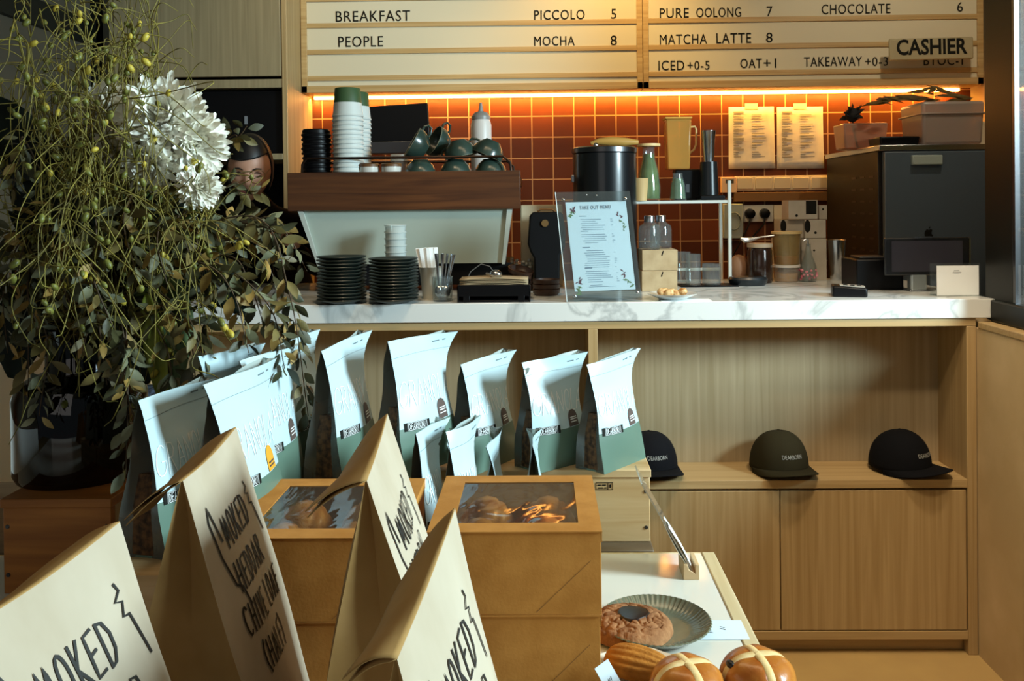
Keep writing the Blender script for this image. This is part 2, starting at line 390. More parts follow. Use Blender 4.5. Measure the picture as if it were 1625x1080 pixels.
# the arcade outside the window
struct(MB().bx(4.0, 4.2, -3, 5.2, 0, 3.4).build('wall_outside', mat('outside_wall', '9DB49A', .8, col2='7E967E', nscale=(1.5, 1.5, .4)), smooth=False))
struct(MB().bx(1.5, 4.0, 5.0, 5.2, 0, 3.4).build('wall_passage', mat('passage_wall', '8FA394', .8), smooth=False))
lp = bpy.data.lights.new('street_daylight', 'AREA'); lp.shape = 'RECTANGLE'; lp.size = 2; lp.size_y = 4; lp.energy = 14; lp.color = DAY
lo = bpy.data.objects.new('street_daylight', lp); C.objects.link(lo); lo.location = (2.9, 1.6, 3.6); lo.rotation_euler = (0, math.radians(-48), 0)

# ------------------------------------------------------------------ tall cabinet at the left of the back wall
YT = 3.78
cb = thing('tall_cabinet', 'tall grey oak cabinet with black oven niche, left of the menu board', 'cabinet', (-1.45, YT, 0))
def P_(x0, x1, y0, y1, z0, z1, name, m, par, bevel=.002, o=None):
    o = o if o is not None else Vector((0, 0, 0))
    return MB().bx(x0, x1, y0, y1, z0, z1).build(name, m, par, bevel=bevel, origin=o)
o = Vector((-1.45, YT, 0)); xl, xr = -1.86, -1.09
zd, zs, zt = Z_(330, 122, YT), Z_(330, 140, YT), Z_(440, 248, YT)
P_(xr-.022, xr, YT, YW-.005, 0, 2.7, 'side_panel', m_oak_v, cb, o=o)
P_(xl, xl+.02, YT, YW-.005, 0, 2.7, 'side_panel', m_greyoak, cb, o=o)
P_(xl+.02, xr-.022, YW-.03, YW-.006, 0, 2.7, 'back_panel', m_matblack, cb, o=o)
P_(xl+.022, xr-.026, YT-.004, YT+.016, zd, 2.69, 'door', m_greyoak, cb, o=o)
P_(xl+.02, xr-.022, YT+.003, YW-.03, zs, zd-.012, 'rail', m_greyoak, cb, o=o)
P_(xl+.02, xr-.022, YT, YW-.03, zt-.014, zt+.012, 'shelf', m_greyoak, cb, o=o)
P_(xl+.02, xr-.022, YT, YW-.03, .85, .88, 'shelf', m_greyoak, cb, o=o)
P_(xl+.02, xr-.022, YT, YT+.02, 0, .85, 'door', m_greyoak, cb, o=o)
ov = thing('built_in_oven', 'black built-in oven in the cabinet niche behind the bouquet', 'oven', (-1.5, YT+.05, zt+.012))
P_(xl+.03, xr-.03, YT+.03, YW-.05, zt+.012, zs-.01, 'oven_body', m_black, ov, o=Vector((-1.5, YT+.05, zt+.012)))
MB().bx(-.012, .0, -.026, -.02, .13, .165).build('display', mat('display_grey', '777B80', .4), ov, origin=None).location = (X_(389, 178, YT)+1.5, 0, 0)

# ------------------------------------------------------------------ menu boards
m_rowpanel = mat('board_panel', 'D8CDB0', 0.6)
def zrow(y): return Z_(745, y, YB)
rails = [(34, 43.5), (76, 84), (118, 125)]
pitch = zrow(76)-zrow(118)
def board(name, x0, x1, label, words):
    xa, xb = X_(x0, 100, YB), X_(x1, 100, YB)
    b = thing(name, label, 'menu board', ((xa+xb)/2, YB, zrow(144)), group=None); o = b.location.copy()
    zt = 2.42
    fr = MB(); zb0, zb1 = zrow(144), zrow(133)
    fr.bx(xa, xb, YB, YW-.06, zb0, zb1); fr.bx(xa, xa+.026, YB, YW-.06, zb0, zt); fr.bx(xb-.026, xb, YB, YW-.06, zb0, zt); fr.bx(xa, xb, YB, YW-.06, zt-.03, zt)
    fr.build('frame', m_board_wood, b, bevel=.0015, origin=o)
    MB().bx(xa+.02, xb-.02, YB+.009, YB+.03, zb0+.005, zt-.01).build('backing_panel', m_rowpanel, b, smooth=False, origin=o)
    k = 0
    while True:
        z0, z1 = zrow(125)+k*pitch, zrow(118)+k*pitch
        if z1 > zt-.04: break
        MB().bx(xa+.024, xb-.024, YB+.001, YB+.03, z0, z1+.002).build('letter_rail', m_board_wood, b, bevel=.001, origin=o); k += 1
    for s, px0, px1, yb, hp in words:
        p0, p1 = at(px0, yb-2.2, YB+.007), at(px1, yb-2.2, YB+.007)
        text('lettering', s, m_ink, b, (p0.x-o.x, p0.y-o.y, p0.z-o.z), width=p1.x-p0.x, height=hp*YB/F_PX, size=.05, bold=.0, space=1.1)
    return b
board('menu_board', 478, 1020, 'wide wooden letter board listing breakfast, piccolo and mocha', [('BREAKFAST', 533, 651, 37, 17), ('PEOPLE', 537, 608, 77, 17), ('PICCOLO', 848, 928, 34, 15.5), ('5', 970, 978, 32, 15.5), ('MOCHA', 848, 912, 75, 15), ('8', 969, 979, 74, 15.5)])
board('menu_board', 1020.6, 1561, 'wide wooden letter board listing oolong, matcha latte and chocolate above cashier', [('PURE', 1047, 1093, 31, 15.5), ('OOLONG', 1105, 1176, 30, 15.5), ('7', 1217, 1226, 28, 15.5), ('CHOCOLATE', 1304, 1413, 25, 15.5), ('6', 1519, 1528, 21, 15.5),
      ('MATCHA', 1047, 1122, 73, 16), ('LATTE', 1137, 1192, 71, 16), ('8', 1216, 1226, 69.5, 15.5), ('ICED', 1045, 1086, 114, 15.5), ('+0-5', 1091, 1126, 113, 14), ('OAT', 1175, 1209, 110.5, 15), ('+1', 1212, 1232, 110, 15), ('TAKEAWAY', 1276, 1368, 108, 15), ('+0-3', 1373, 1409, 107, 14), ('BYOC-1', 1466, 1528, 106, 15)])
# hanging plaque
q0, q1 = at(1410.5, 97, 3.9), at(1544, 58, 3.9)
cs = thing('cashier_sign', 'rounded tan plaque reading cashier in front of the right menu board', 'sign', ((q0.x+q1.x)/2, 3.9, (q0.z+q1.z)/2))
MB().box((0, 0, 0), (q1.x-q0.x, .014, q1.z-q0.z-.006)).build('plaque', mat('plaque_tan', 'A89A78', 0.6), cs, bevel=.012, segs=4).rotation_euler = (0, -.012, 0)
_t = at(1423, 88, 3.893); text('lettering', 'CASHIER', m_ink, cs, (_t.x-cs.location.x, -.0085, _t.z-cs.location.z), width=(1533-1423)*3.893/F_PX, height=25*3.893/F_PX, size=.08, bold=.0018).rotation_euler = (PI/2, -.012, 0)
for sx in (-.12, .12): MB().cyl((0, 0, 0), .005, .1, 10, Matrix.Rotation(-PI/2, 4, 'X')).build('standoff', m_steel, cs).location = (sx, .006, 0)
# LED strip under the boards
m_led = mat('led_glow', (255, 178, 84), emit=16.0)
ls = thing('led_strip', 'warm glowing LED strip running under both menu boards', 'light strip', (.4, YW-.045, Z_(860, 149, YW-.045)))
MB().bx(-1.47, 1.55, -.008, .012, -.013, .010).build('diffuser', m_led, ls, smooth=False)
MB().bx(-1.48, 1.56, -.012, .03, .010, .03).build('channel', mat('channel', 'D0C8B8', .5), ls)
for k in range(6):
    l = bpy.data.lights.new('strip_light', 'AREA'); l.shape = 'RECTANGLE'; l.size = .5; l.size_y = .012; l.energy = 6.5; l.color = (1.0, .50, .07)
    lo = bpy.data.objects.new('strip_light', l); C.objects.link(lo); lo.location = (-.84+k*.5, YW-.047, Z_(860, 149, YW-.045)-.012); lo.rotation_euler = (math.radians(20), 0, 0)

# ------------------------------------------------------------------ the service counter
ZT, ZS = 1.051, .995
YBK = 3.36
cn = thing('service_counter', 'oak counter with open niches over two plain doors, under white marble top', 'counter', (.1, YC, 0)); o = cn.location.copy()
xl, xr = -1.2, 1.271
def K(name, m, x0, x1, y0, y1, z0, z1, bevel=.0015, par=cn): return MB().bx(x0, x1, y0, y1, z0, z1).build(name, m, par, bevel=bevel, origin=o)
ND = .19
K('top_rail', m_oak_h, xl, xr, YC, YBK-.01, ZS-.024, ZS-.001)
K('side_panel', m_oak_v, xr-.028, xr, YC, YBK-.01, 0, ZS-.024)
K('side_panel', m_oak_v, xl, xl+.028, YC, YBK-.01, 0, ZS-.024)
K('divider', m_oak_v, X_(935, 700, YC), X_(950, 700, YC), YC, YC+ND, .520, ZS-.024)
K('back_panel', m_oak_panel, xl+.02, xr-.02, YC+ND, YC+ND+.02, .45, ZS-.024)
K('shelf', m_oak_h, xl+.028, xr-.028, YC, YC+ND, .495, .520)
K('shadow_gap', m_oak_h, xl+.028, xr-.028, YC+.022, YC+.05, .482, .495)
K('bottom_rail', m_oak_h, xl+.028, xr-.028, YC+.001, YC+.03, .046, .072)
K('plinth', m_oak_h, xl+.028, xr-.028, YC+.035, YC+.06, 0, .046)
edges = [xl+.03, X_(952, 900, YC)-.54, X_(952, 900, YC), X_(1239, 900, YC), xr-.03]
for a, b in zip(edges, edges[1:]): K('door', m_oak_v, a+.0015, b-.0015, YC+.002, YC+.022, .0745, .488)
wt = MB().bx(xl-.02, X_(1577, 480, YC), YC-.006, YBK, ZS, ZT).build('worktop', m_marble, bevel=.002, origin=(.1, YC, ZS))
tag(wt, 'long white marble worktop with faint grey veins on the oak counter', 'worktop')
# ------------------------------------------------------------------ things on the worktop
def base(px, y, zz=ZT):
    p = on(px, y, zz); return Vector((p.x, p.y, zz))
def sc(Y): return Y/F_PX             # metres per photograph pixel at depth Y
m_plate = mat('dark_green_glaze', '242D28', 0.42, col2='1C2420', nscale=(30, 30, 30), coat=.05)
m_plate_side = m_plate

# two stacks of dark plates
def plate_mb(r):
    return MB().lathe([(0, 0), (r*.55, 0), (r*.6, .002), (r*.97, .0105), (r, .013), (r*.985, .0145), (r*.62, .0055), (r*.56, .004), (0, .004)], 32)
plate0 = None
for sx, yb, n, nm, dzs in ((542.5, 485, 14, 'left', .0098), (625, 484.5, 14, 'right', .0093)):
    p = base(sx, yb); p.y += .075; p = Vector((X_(sx, 450, p.y), p.y, ZT))
    for k in range(n):
        lab = f'{nth(n-1-k, n)} dark green plate in the {nm} of the two plate stacks'
        j = (rnd.uniform(-.0015, .0015), rnd.uniform(-.0015, .0015)); loc = (p.x+j[0], p.y+j[1], ZT+k*dzs)
        if plate0 is None:
            plate0 = tag(plate_mb(.0745).build('plate', m_plate), lab, 'plate', 'stacked dark green plates'); plate0.location = loc
        else:
            c = plate0.copy(); C.objects.link(c); c.location = loc; c['label'] = lab

# clear cups behind the plates
pc = base(628, 474); m_cupclear = film('cup_clear', 'E3EAE8', .55, .15)
cup_prof = [(0, 0), (.026, 0), (.034, .095), (.0365, .097), (.0365, .101), (.0335, .099), (.0255, .003), (0, .003)]
first = None
for k in range(7):
    lab = f'{nth(6-k, 7)} clear plastic cup in the stack behind the plates'
    if first is None: first = tag(MB().lathe(cup_prof, 24).build('plastic_cup', m_cupclear), lab, 'cup', 'clear cups behind the plates'); c = first
    else: c = first.copy(); C.objects.link(c); c['label'] = lab
    c.location = (X_(628, 400, 2.86), 2.86, ZT+k*.0215)

# holder with wrapped straws, and the spoon jar
hp = Vector((X_(684, 440, 2.74), 2.74, ZT))
tag(MB().lathe([(0, 0), (.026, 0), (.036, .098), (.0375, .1), (.034, .099), (.0245, .003), (0, .003)], 28).build('straw_holder', mat('cream_cup', 'C9C3B4', .6), origin=None), 'cream paper cup holding wrapped sticks, right of the plate stacks', 'cup holder').location = hp
st0 = None
for k in range(6):
    lab = ['first', 'second', 'third', 'fourth', 'fifth', 'sixth'][k]+' white wrapped stick from the left in the cream cup'
    if st0 is None: st0 = tag(MB().bx(-.006, .006, -.002, .002, 0, .155).build('wrapped_stick', m_paper, bevel=.0008), lab, 'stick', 'wrapped sticks in the cream cup'); c = st0
    else: c = st0.copy(); C.objects.link(c); c['label'] = lab
    c.location = (hp.x-.014+k*.0058, hp.y-.008+.004*(k % 3), ZT+.006); c.rotation_euler = (rnd.uniform(-.06, .06), math.radians(-10+k*2.0), rnd.uniform(-.3, .3))
jp = Vector((X_(702, 450, 2.68), 2.68, ZT))
tag(MB().lathe([(0, 0), (.028, 0), (.031, .004), (.031, .07), (.033, .074), (.030, .074), (.028, .006), (0, .006)], 28).build('spoon_jar', m_glass, origin=None), 'clear glass jar of teaspoons beside the napkin tray', 'jar').location = jp
sp0 = None
for k in range(8):
    lab = 'steel teaspoon standing in the glass jar, '+['leftmost', 'second from left', 'third from left', 'fourth from left', 'fifth from left', 'sixth from left', 'seventh from left', 'rightmost'][k]
    if sp0 is None:
        sp0 = thing('teaspoon', lab, 'spoon', group='teaspoons in the glass jar')
        MB().tube([(0, 0, .0+i*.0125) for i in range(9)], [.0022, .002, .0018, .0018, .002, .0025, .0032, .004, .0038], 8).build('handle', m_steel, sp0).location = (0, 0, .035)
        MB().ball((0, 0, .018), .017, 12, 8, sq=(.75, .3, 1.15)).build('bowl', m_steel, sp0); c = sp0
    else: c = dup(sp0, (0, 0, 0), label=lab)
    a = -1+2*k/7
    c.location = (jp.x+a*.010, jp.y+.008*math.cos(k*2.2), ZT+.010); c.rotation_euler = (rnd.uniform(-.1, .1), a*.18+.1, rnd.uniform(-1, 1))
    if k > 0: pass

# napkin tray
np_ = Vector((X_(785, 470, 2.68), 2.68, ZT)); s = sc(2.68)
nt_ = thing('napkin_tray', 'black napkin tray with brown napkins on the marble top', 'tray', np_)
b = MB(); w2 = 57*s; b.bx(-w2, w2, -.05, .06, 0, .006); b.bx(-w2, w2, -.052, -.046, .018, .052); b.bx(-w2, w2, .056, .062, 0, .06)
for q in (-1, 1): b.bx(q*w2-.004*q, q*w2, -.052, .062, 0, .05); b.bx(q*w2*.75-.01, q*w2*.75+.01, -.052, -.046, 0, .02)
b.build('tray_body', m_black, nt_, bevel=.001)
MB().tube([(-w2*.85, .04, .05), (-w2*.7, .05, .085), (-w2*.4, .05, .108), (-w2*.15, .05, .1), (0, .045, .075), (w2*.03, .04, .05)], .0016, 6).build('wire_handle', mat('grey_wire', '5A5956', .4), nt_)
nk = mat('brown_napkin', 'A08C6C', .9); n0 = None
for k in range(9):
    lab = f'{nth(8-k, 9)} brown paper napkin in the black tray'
    if n0 is None: n0 = tag(MB().grid(lambda u, v: ((u-.5)*.205, (v-.5)*.085, .004*math.sin(u*3.1+.3)), 8, 3).build('napkin', nk, solid=.0015), lab, 'napkin', 'brown napkins in the black tray'); c = n0
    else: c = n0.copy(); C.objects.link(c); c['label'] = lab
    c.location = (np_.x, np_.y, ZT+.034+k*.0042); c.rotation_euler = (.03, rnd.uniform(-.012, .012), rnd.uniform(-.015, .015))
tg = thing('weight', 'shiny steel pebble weighing down the brown napkins', 'weight', (np_.x+.005, np_.y-.012, ZT+.081))
MB().ball((0, 0, 0), .018, 16, 10, sq=(1.1, 1, .75)).build('pebble', m_steel, tg)
MB().tube([(-.012, 0, 0), (-.03, .004, .002)], .004, 8).build('stem', m_steel, tg)

# small brown bowls
m_brownwood = wood('brown_wood', '43291A', '2E1A10', 'x', 60, 6, .45)
bp = Vector((X_(867, 460, 2.83), 2.83, ZT)); bowl = [(0, 0), (.036, 0), (.043, .008), (.0445, .02), (.042, .02), (.039, .009), (.033, .004), (0, .004)]
b0 = None
for k in range(3):
    lab = f'{nth(2-k, 3)} round brown wooden dish stacked beside the menu stand'
    if b0 is None: b0 = tag(MB().lathe(bowl, 28).build('wooden_dish', m_brownwood), lab, 'dish', 'brown wooden dishes'); c = b0
    else: c = b0.copy(); C.objects.link(c); c['label'] = lab
    c.location = (bp.x, bp.y, ZT+k*.0155)
bq = Vector((X_(824, 450, 2.97), 2.97, ZT))
for k in range(4):
    c = b0.copy(); C.objects.link(c); c['label'] = f'{nth(3-k, 4)} brown wooden dish in the pile leaning behind the napkin tray'
    c.location = (bq.x+k*.001, bq.y, ZT+k*.0158); c.rotation_euler = (0, 0, 0) if k < 3 else (.2, .22, 0)
    if k == 3: c.location.z += .008
# glittering glass box behind
gp = Vector((X_(825, 425, 3.06), 3.06, ZT)); gl = thing('egg_box', 'glass box of pale pebbles behind the brown wooden dishes', 'box', gp)
b = MB(); b.bx(-.045, .045, -.03, .03, 0, .095); b.build('box_glass', m_glass, gl, bevel=.002)
b = MB()
for k in range(40): b.ball((rnd.uniform(-.037, .037), rnd.uniform(-.022, .022), rnd.uniform(.01, .1)), .007, 8, 5)
p = b.build('pebbles', mat('pebble', 'CFC9BE', .4, col2='8D8478', nscale=(60, 60, 60)), gl); p['kind'] = 'stuff'

# take out menu in an acrylic block
mY = 2.78
ms = thing('menu_stand', 'clear acrylic block holding the pale blue take out menu', 'menu stand', base(950, 478))
mY = ms.location.y; c0 = ms.location.copy(); s = sc(mY)
A_, B_, C_, D_ = [(x-860)*s-c0.x for x in (901, 1019, 999, 881)]; hz = (478-304)*s
lean = .05
def mp(u, v, d=0.0):    # the leaning sheet, u to the right, v up
    l0, r0 = at(899, 478, mY), at(1018, 473, mY); l1, r1 = at(880.5, 305, mY+lean), at(999, 303, mY+lean)
    q = (l0*(1-u)+r0*u)*(1-v)+(l1*(1-u)+r1*u)*v; q.z = max(q.z, ZT) if v < .02 else q.z
    return Vector((q.x-c0.x, q.y-c0.y-d, q.z-c0.z))
def slab(mb, u0, u1, v0, v1, d0, d1):
    vs = [mp(u, v, d) for d in (d0, d1) for u, v in ((u0, v0), (u1, v0), (u1, v1), (u0, v1))]
    mb.add(vs, [(0, 1, 2, 3), (7, 6, 5, 4), (0, 4, 5, 1), (1, 5, 6, 2), (2, 6, 7, 3), (3, 7, 4, 0)]); return mb
ac = MB(); slab(ac, 0, 1, 0, 1, .004, .010); slab(ac, 0, 1, 0, 1, -.010, -.004); ac.build('acrylic_sheet', m_acrylic, ms, smooth=False)
e = MB(); slab(e, 0, .012, 0, 1, -.010, .011); e.build('polished_edge', mat('acrylic_edge', 'C3D3D6', .3), ms, smooth=False)
sh = MB(); slab(sh, .125, .935, .085, .905, -.001, .001); sh.build('menu_sheet', mat('menu_paper', 'D6E9F6', .7), ms, smooth=False)
bo = MB()
for u, v in ((.10, .93), (.93, .93), (.12, .05), (.95, .06), (.42, .97), (.55, .965)):
    q = mp(u, v, .012); bo.ball(q, .0055 if v < .5 or abs(u-.5) > .3 else .003, 10, 6)
bo.build('magnets', m_steel, ms)
def msurf(a, b_): return (mp(a, b_, .0012), Vector((0, -1, 0)))
tx = MB(); pl, _ = stroke_text('TAKE OUT MENU'.replace('T', 'I'), 0, 0, 1) if False else ([], 0)
rl = random.Random(3)
def mline(v, u0, u1, h=.004):
    slab(tx, u0, u1, v, v+h, .0012, .0016)
for v0, n in ((.74, 6), (.60, 5), (.45, 9), (.26, 6)):
    slab(tx, .29, .29+.10, v0+.03, v0+.037, .0012, .0016)
    for k in range(n): mline(v0-.019*k, .29+rl.uniform(0, .05), .29+rl.uniform(.2, .36), .0045); (rl.random() < .6) and mline(v0-.019*k, .70, .70+rl.uniform(.01, .04))
mline(.135, .34, .50); mline(.12, .32, .68)
tx.build('menu_text', mat('menu_ink', '7E93A8', .8), ms, smooth=False)
_l, _r = mp(.305, .835, .0018), mp(.72, .835, .0018)
text('lettering', 'TAKE OUT MENU', mat('menu_title', '6D7F93', .8), ms, _l, width=_r.x-_l.x, height=.011, size=.02, depth=.0006, space=1.15).rotation_euler = (PI/2-.15, -.025, 0)
fl = MB(); fm = [mat('sprig_green', '6E8C62', .8), mat('sprig_plum', '6B4656', .8)]
for cu, cv, dx, dy in ((.19, .80, .08, .09), (.86, .70, -.06, .16), (.17, .12, .06, .13), (.86, .17, -.10, .15)):
    for k in range(11):
        tt = k/10; u, v = cu+dx*(tt-.3)+rl.uniform(-.03, .03), cv+dy*(tt-.4)+rl.uniform(-.012, .012); fl.cur = 1 if tt > .55 else 0
        q = mp(u, v, .0019); a = rl.uniform(0, 3.14); L_ = rl.uniform(.004, .010)
        d1, d2 = Vector((math.cos(a)*L_, 0, math.sin(a)*L_)), Vector((-math.sin(a)*L_*.35, 0, math.cos(a)*L_*.35)); fl.add([q-d1, q+d2, q+d1, q-d2], [(0, 1, 2, 3)])
fl.build('painted_sprigs', fm, ms, smooth=False)

# thermal brewer (tall black drum) behind the menu
YBr = 3.06
br = thing('coffee_brewer', 'tall black coffee brewer drum behind the take out menu', 'brewer', (X_(960, 350, YBr), YBr, ZT)); s = sc(YBr); rB = 50*s
hB = Z_(960, 243, YBr)-ZT
MB().lathe([(0, 0), (rB, 0), (rB, hB-.004), (rB-.004, hB), (0, hB)], 40).build('drum', mat('gloss_black', '0E1114', .28, coat=.4), br)
MB().lathe([(0, hB), (rB+.003, hB), (rB+.003, hB+.016), (rB-.004, hB+.020), (0, hB+.022)], 40).build('lid', m_darksteel, br)
MB().ball((-.03, -.02, hB+.026), .010, 10, 6).build('knob', m_steel, br)
MB().bx(-rB-.006, -rB+.01, -.02, .02, hB-.10, hB-.075).build('latch', m_steel, br, bevel=.002)
lt = tag(MB().tube([(0, 0, 0), (.03, 0, .006), (.07, -.004, .006), (.12, -.004, .003), (.165, 0, .002)], [.006, .012, .016, .015, .008], 10).build('wooden_paddle', mat('tan_wood', 'B58A42', .5)), 'tan wooden paddle lying on the black brewer lid', 'paddle')
lt.location = (br.location.x-.045, YBr+.02, ZT+hB+.036)

# coffee grinder and cutting board behind it
YG = 3.0
gr = thing('coffee_grinder', 'matte black coffee grinder left of the take out menu', 'grinder', (X_(868, 440, YG), YG, ZT)); s = sc(YG)
gw = 27*s; g = MB(); hG = Z_(868, 336, YG)-ZT
g.prism([(-gw*.7, 0), (gw*.7, 0), (gw*.75, hG*.45), (gw*1.05, hG*.55), (gw*1.1, hG*.75), (gw*.95, hG*.97), (gw*.8, hG), (-gw*.8, hG), (-gw*.98, hG*.95), (-gw*1.1, hG*.6), (-gw*.95, hG*.5), (-gw*.75, hG*.42)], -.06, .07)
g.build('body', m_matblack, gr, bevel=.006)
MB().tube([(-.03, 0, hG), (-.02, 0, hG+.008), (.02, 0, hG+.008), (.03, 0, hG)], .0035, 8).build('handle', mat('bronze', '6B4A2A', .4, metal=.6), gr)
MB().lathe([(0, 0), (.012, 0), (.012, .004), (0, .004)], 16, Matrix.Translation((-.005, -.062, hG*.86)) @ Matrix.Rotation(PI/2, 4, 'X')).build('badge', mat('brass', '9A7B50', .35, metal=.8), gr)
cbd = tag(MB().box((0, 0, .145), (.15, .012, .29)).build('chopping_board', mat('cream_board', 'C8B798', .6), bevel=.012, segs=4), 'cream chopping board leaning behind the black grinder', 'board')
cbd.location = (X_(860, 400, 3.14), 3.13, ZT); cbd.rotation_euler = (-.05, 0, 0)

# kraft boxes with glass bottles on top
YK = 2.92
kp = Vector((X_(1046, 440, YK), YK, ZT)); s = sc(YK); hk = 33*s; kw = 56*s; k0 = None
m_kraft_pale = mat('pale_kraft', 'B39C78', .8, col2='A58D69', nscale=(30, 30, 30))
for k in range(2):
    lab = ['lower', 'upper'][k]+' pale kraft box in the small stack beside the menu stand'
    if k0 is None:
        k0 = thing('kraft_box', lab, 'box', kp, group='kraft boxes beside the menu')
        MB().bx(-kw/2, kw/2, -.01, .13, 0, hk-.001).build('box_body', m_kraft_pale, k0, bevel=.0015)
        MB().add([(.004, -.0106, hk*.72), (.010, -.0106, hk*.95), (.013, -.0106, hk*.92), (.008, -.0106, hk*.7)], [(0, 1, 2, 3)]).build('leaf_mark', m_ink, k0, smooth=False)
    else: dup(k0, (kp.x+.002, kp.y+.001, ZT+hk), label=lab)
for k, (px, dy) in enumerate(((1031, .026), (1049, .092))):
    g = thing('glass_bottle', ['front', 'rear'][k]+' clear glass bottle with steel cap on the kraft boxes', 'bottle', (X_(px, 405, YK+dy), YK+dy, ZT+2*hk), group='bottles on the kraft boxes')
    MB().lathe([(0, 0), (.034, 0), (.037, .004), (.037, .062), (.033, .078), (.018, .088), (.016, .092), (.0145, .092), (.0165, .086), (.031, .076), (.0345, .062), (.0345, .006), (0, .005)], 28).build('glass', m_glass, g)
    MB().lathe([(0, .112), (.0165, .112), (.0175, .11), (.0175, .09), (0, .09)], 24).build('cap', m_steel, g)

# glass tumblers on a black mat
mt = tag(MB().bx(-.10, .10, -.055, .055, 0, .004).build('bar_mat', m_matblack, bevel=.002), 'black rubber bar mat under the glass tumblers', 'mat'); mt.location = (X_(1122, 445, 3.1), 3.1, ZT)
for k, (px, Y, r, h) in enumerate(((1084, 3.12, .027, .115), (1100, 3.07, .026, .11), (1129, 3.08, .033, .075))):
    tag(MB().lathe([(0, 0), (r*.92, 0), (r, .003), (r, h), (r-.0025, h), (r-.003, .008), (0, .007)], 28).build('glass_tumbler', m_glass), ['tall clear tumbler against the brewer side of the bar mat', 'tall clear tumbler in the middle of the bar mat', 'short clear tumbler on the black bar mat'][k], 'glass', 'tumblers on the bar mat').location = (X_(px, 440, Y), Y, ZT+.004)

# pastry plate
pp = base(1067, 478); pp.y += .06
tag(MB().lathe([(0, 0), (.04, 0), (.045, .003), (.075, .016), (.0765, .018), (.074, .018), (.044, .006), (0, .005)], 40).build('white_plate', mat('white_glaze', 'D9DAD4', .2, coat=.4)), 'white plate with a small golden pastry on the marble top', 'plate').location = (X_(1067, 470, pp.y), pp.y, ZT+.0012)
pa = MB(); rr = random.Random(5)
for k in range(7): pa.ball((-.032+k*.0105, rr.uniform(-.008, .008), .016+rr.uniform(-.003, .004)), rr.uniform(.010, .014), 10, 7, sq=(1.1, 1, .9))
pst = thing('pastry', 'golden sugar dusted pastry on the white plate by the menu', 'pastry', (X_(1067, 470, pp.y), pp.y, ZT+.004)); pa.build('crust', mat('golden_crust', '9C5F1E', .6, col2='E0C28C', nscale=(90, 90, 90), bump=.4), pst)
tag(MB().bx(-.075, .075, -.03, .03, 0, .0008).build('paper_slip', m_paper, smooth=False), 'white paper slip under the white pastry plate', 'paper').location = (X_(1085, 479, pp.y), pp.y-.03, ZT+.0002)

# white wire rack with drinks gear
YR = 3.19
rk = thing('wire_rack', 'white metal rack standing at the back of the marble top', 'rack', (X_(1100, 450, YR), YR, ZT)); o = rk.location.copy(); s = sc(YR)
xr_, xl_ = X_(1158, 400, YR)-o.x, X_(1000, 400, YR)-o.x; zr = Z_(1100, 320, YR)-ZT
m_rack = mat('rack_white', 'C9CCC4', .4)
b = MB(); b.bx(xl_, xr_, -.004, .15, zr-.006, zr+.005); b.build('shelf', m_rack, rk, bevel=.002)
for (lx, ly, top) in ((xr_, 0, .075), (xr_-.002, .15, 0), (xl_, 0, 0), (xl_, .15, 0)): MB().bx(lx-.006, lx+.006, ly-.006, ly+.006, 0, zr+top).build('leg', m_rack, rk, bevel=.002)
MB().bx(xl_, xr_, .146, .154, .035, .045).build('cross_bar', m_rack, rk, bevel=.002)
ZR = ZT+zr+.005
def stand(px, Y): return Vector((X_(px, 318, Y), Y, ZR))
cf = thing('glass_carafe', 'tall glass carafe with pale lid and green drink on rack', 'carafe', stand(1030, YR+.06))
MB().lathe([(0, 0), (.036, 0), (.042, .006), (.043, .05), (.036, .11), (.024, .155), (.0215, .19), (.024, .2), (.0225, .2), (.020, .188), (.022, .155), (.034, .11), (.041, .05), (.040, .008), (0, .006)], 28).build('glass', m_glass, cf)
MB().lathe([(0, .008), (.039, .008), (.0405, .05), (.0335, .11), (.0215, .155), (.0195, .172), (0, .172)], 24).build('drink', mat('green_drink', '8FA456', .15, trans=.35, col2='5E7A34', nscale=(6, 6, 14)), cf)
MB().lathe([(0, .2), (.043, .2), (.043, .209), (0, .211)], 28).build('lid', mat('pale_lid', 'D9B77F', .5), cf)
c2 = thing('glass_carafe', 'short round glass jar with mint drink beside black blender base', 'carafe', stand(1076, YR+.03))
MB().lathe([(0, 0), (.028, 0), (.031, .005), (.026, .06), (.018, .088), (.018, .1), (.0165, .1), (.0165, .088), (.024, .06), (.029, .006), (0, .005)], 24).build('glass', m_glass, c2)
MB().lathe([(0, .007), (.0275, .007), (.023, .06), (.017, .08), (0, .08)], 20).build('drink', mat('mint_drink', '86A079', .2, trans=.4), c2)
tag(MB().lathe([(0, 0), (.024, 0), (.030, .08), (.031, .082), (.0285, .082), (.0225, .004), (0, .004)], 24).build('paper_cup', mat('tan_cup', 'C9A873', .5)), 'tan cup on the rack in front of the tall carafe', 'cup').location = stand(1016, YR+.012)
bb = thing('blender_base', 'black blender base carrying the yellow pitcher on the rack', 'blender', stand(1092, YR+.10)); MB().bx(-.052, .055, -.03, .035, 0, .115).build('motor_body', m_black, bb, bevel=.006); MB().bx(-.012, .0, -.032, -.03, .03, .06).build('button', m_steel, bb)
pt = thing('plastic_pitcher', 'square amber plastic pitcher with lid and side handle', 'pitcher', Vector((X_(1075, 265, YR+.10), YR+.10, ZR+.115))); s = sc(YR+.1)
hp_ = Z_(1075, 190, YR+.1)-ZR-.115; m_amberp = film('amber_plastic', 'E8B458', .6, .2)
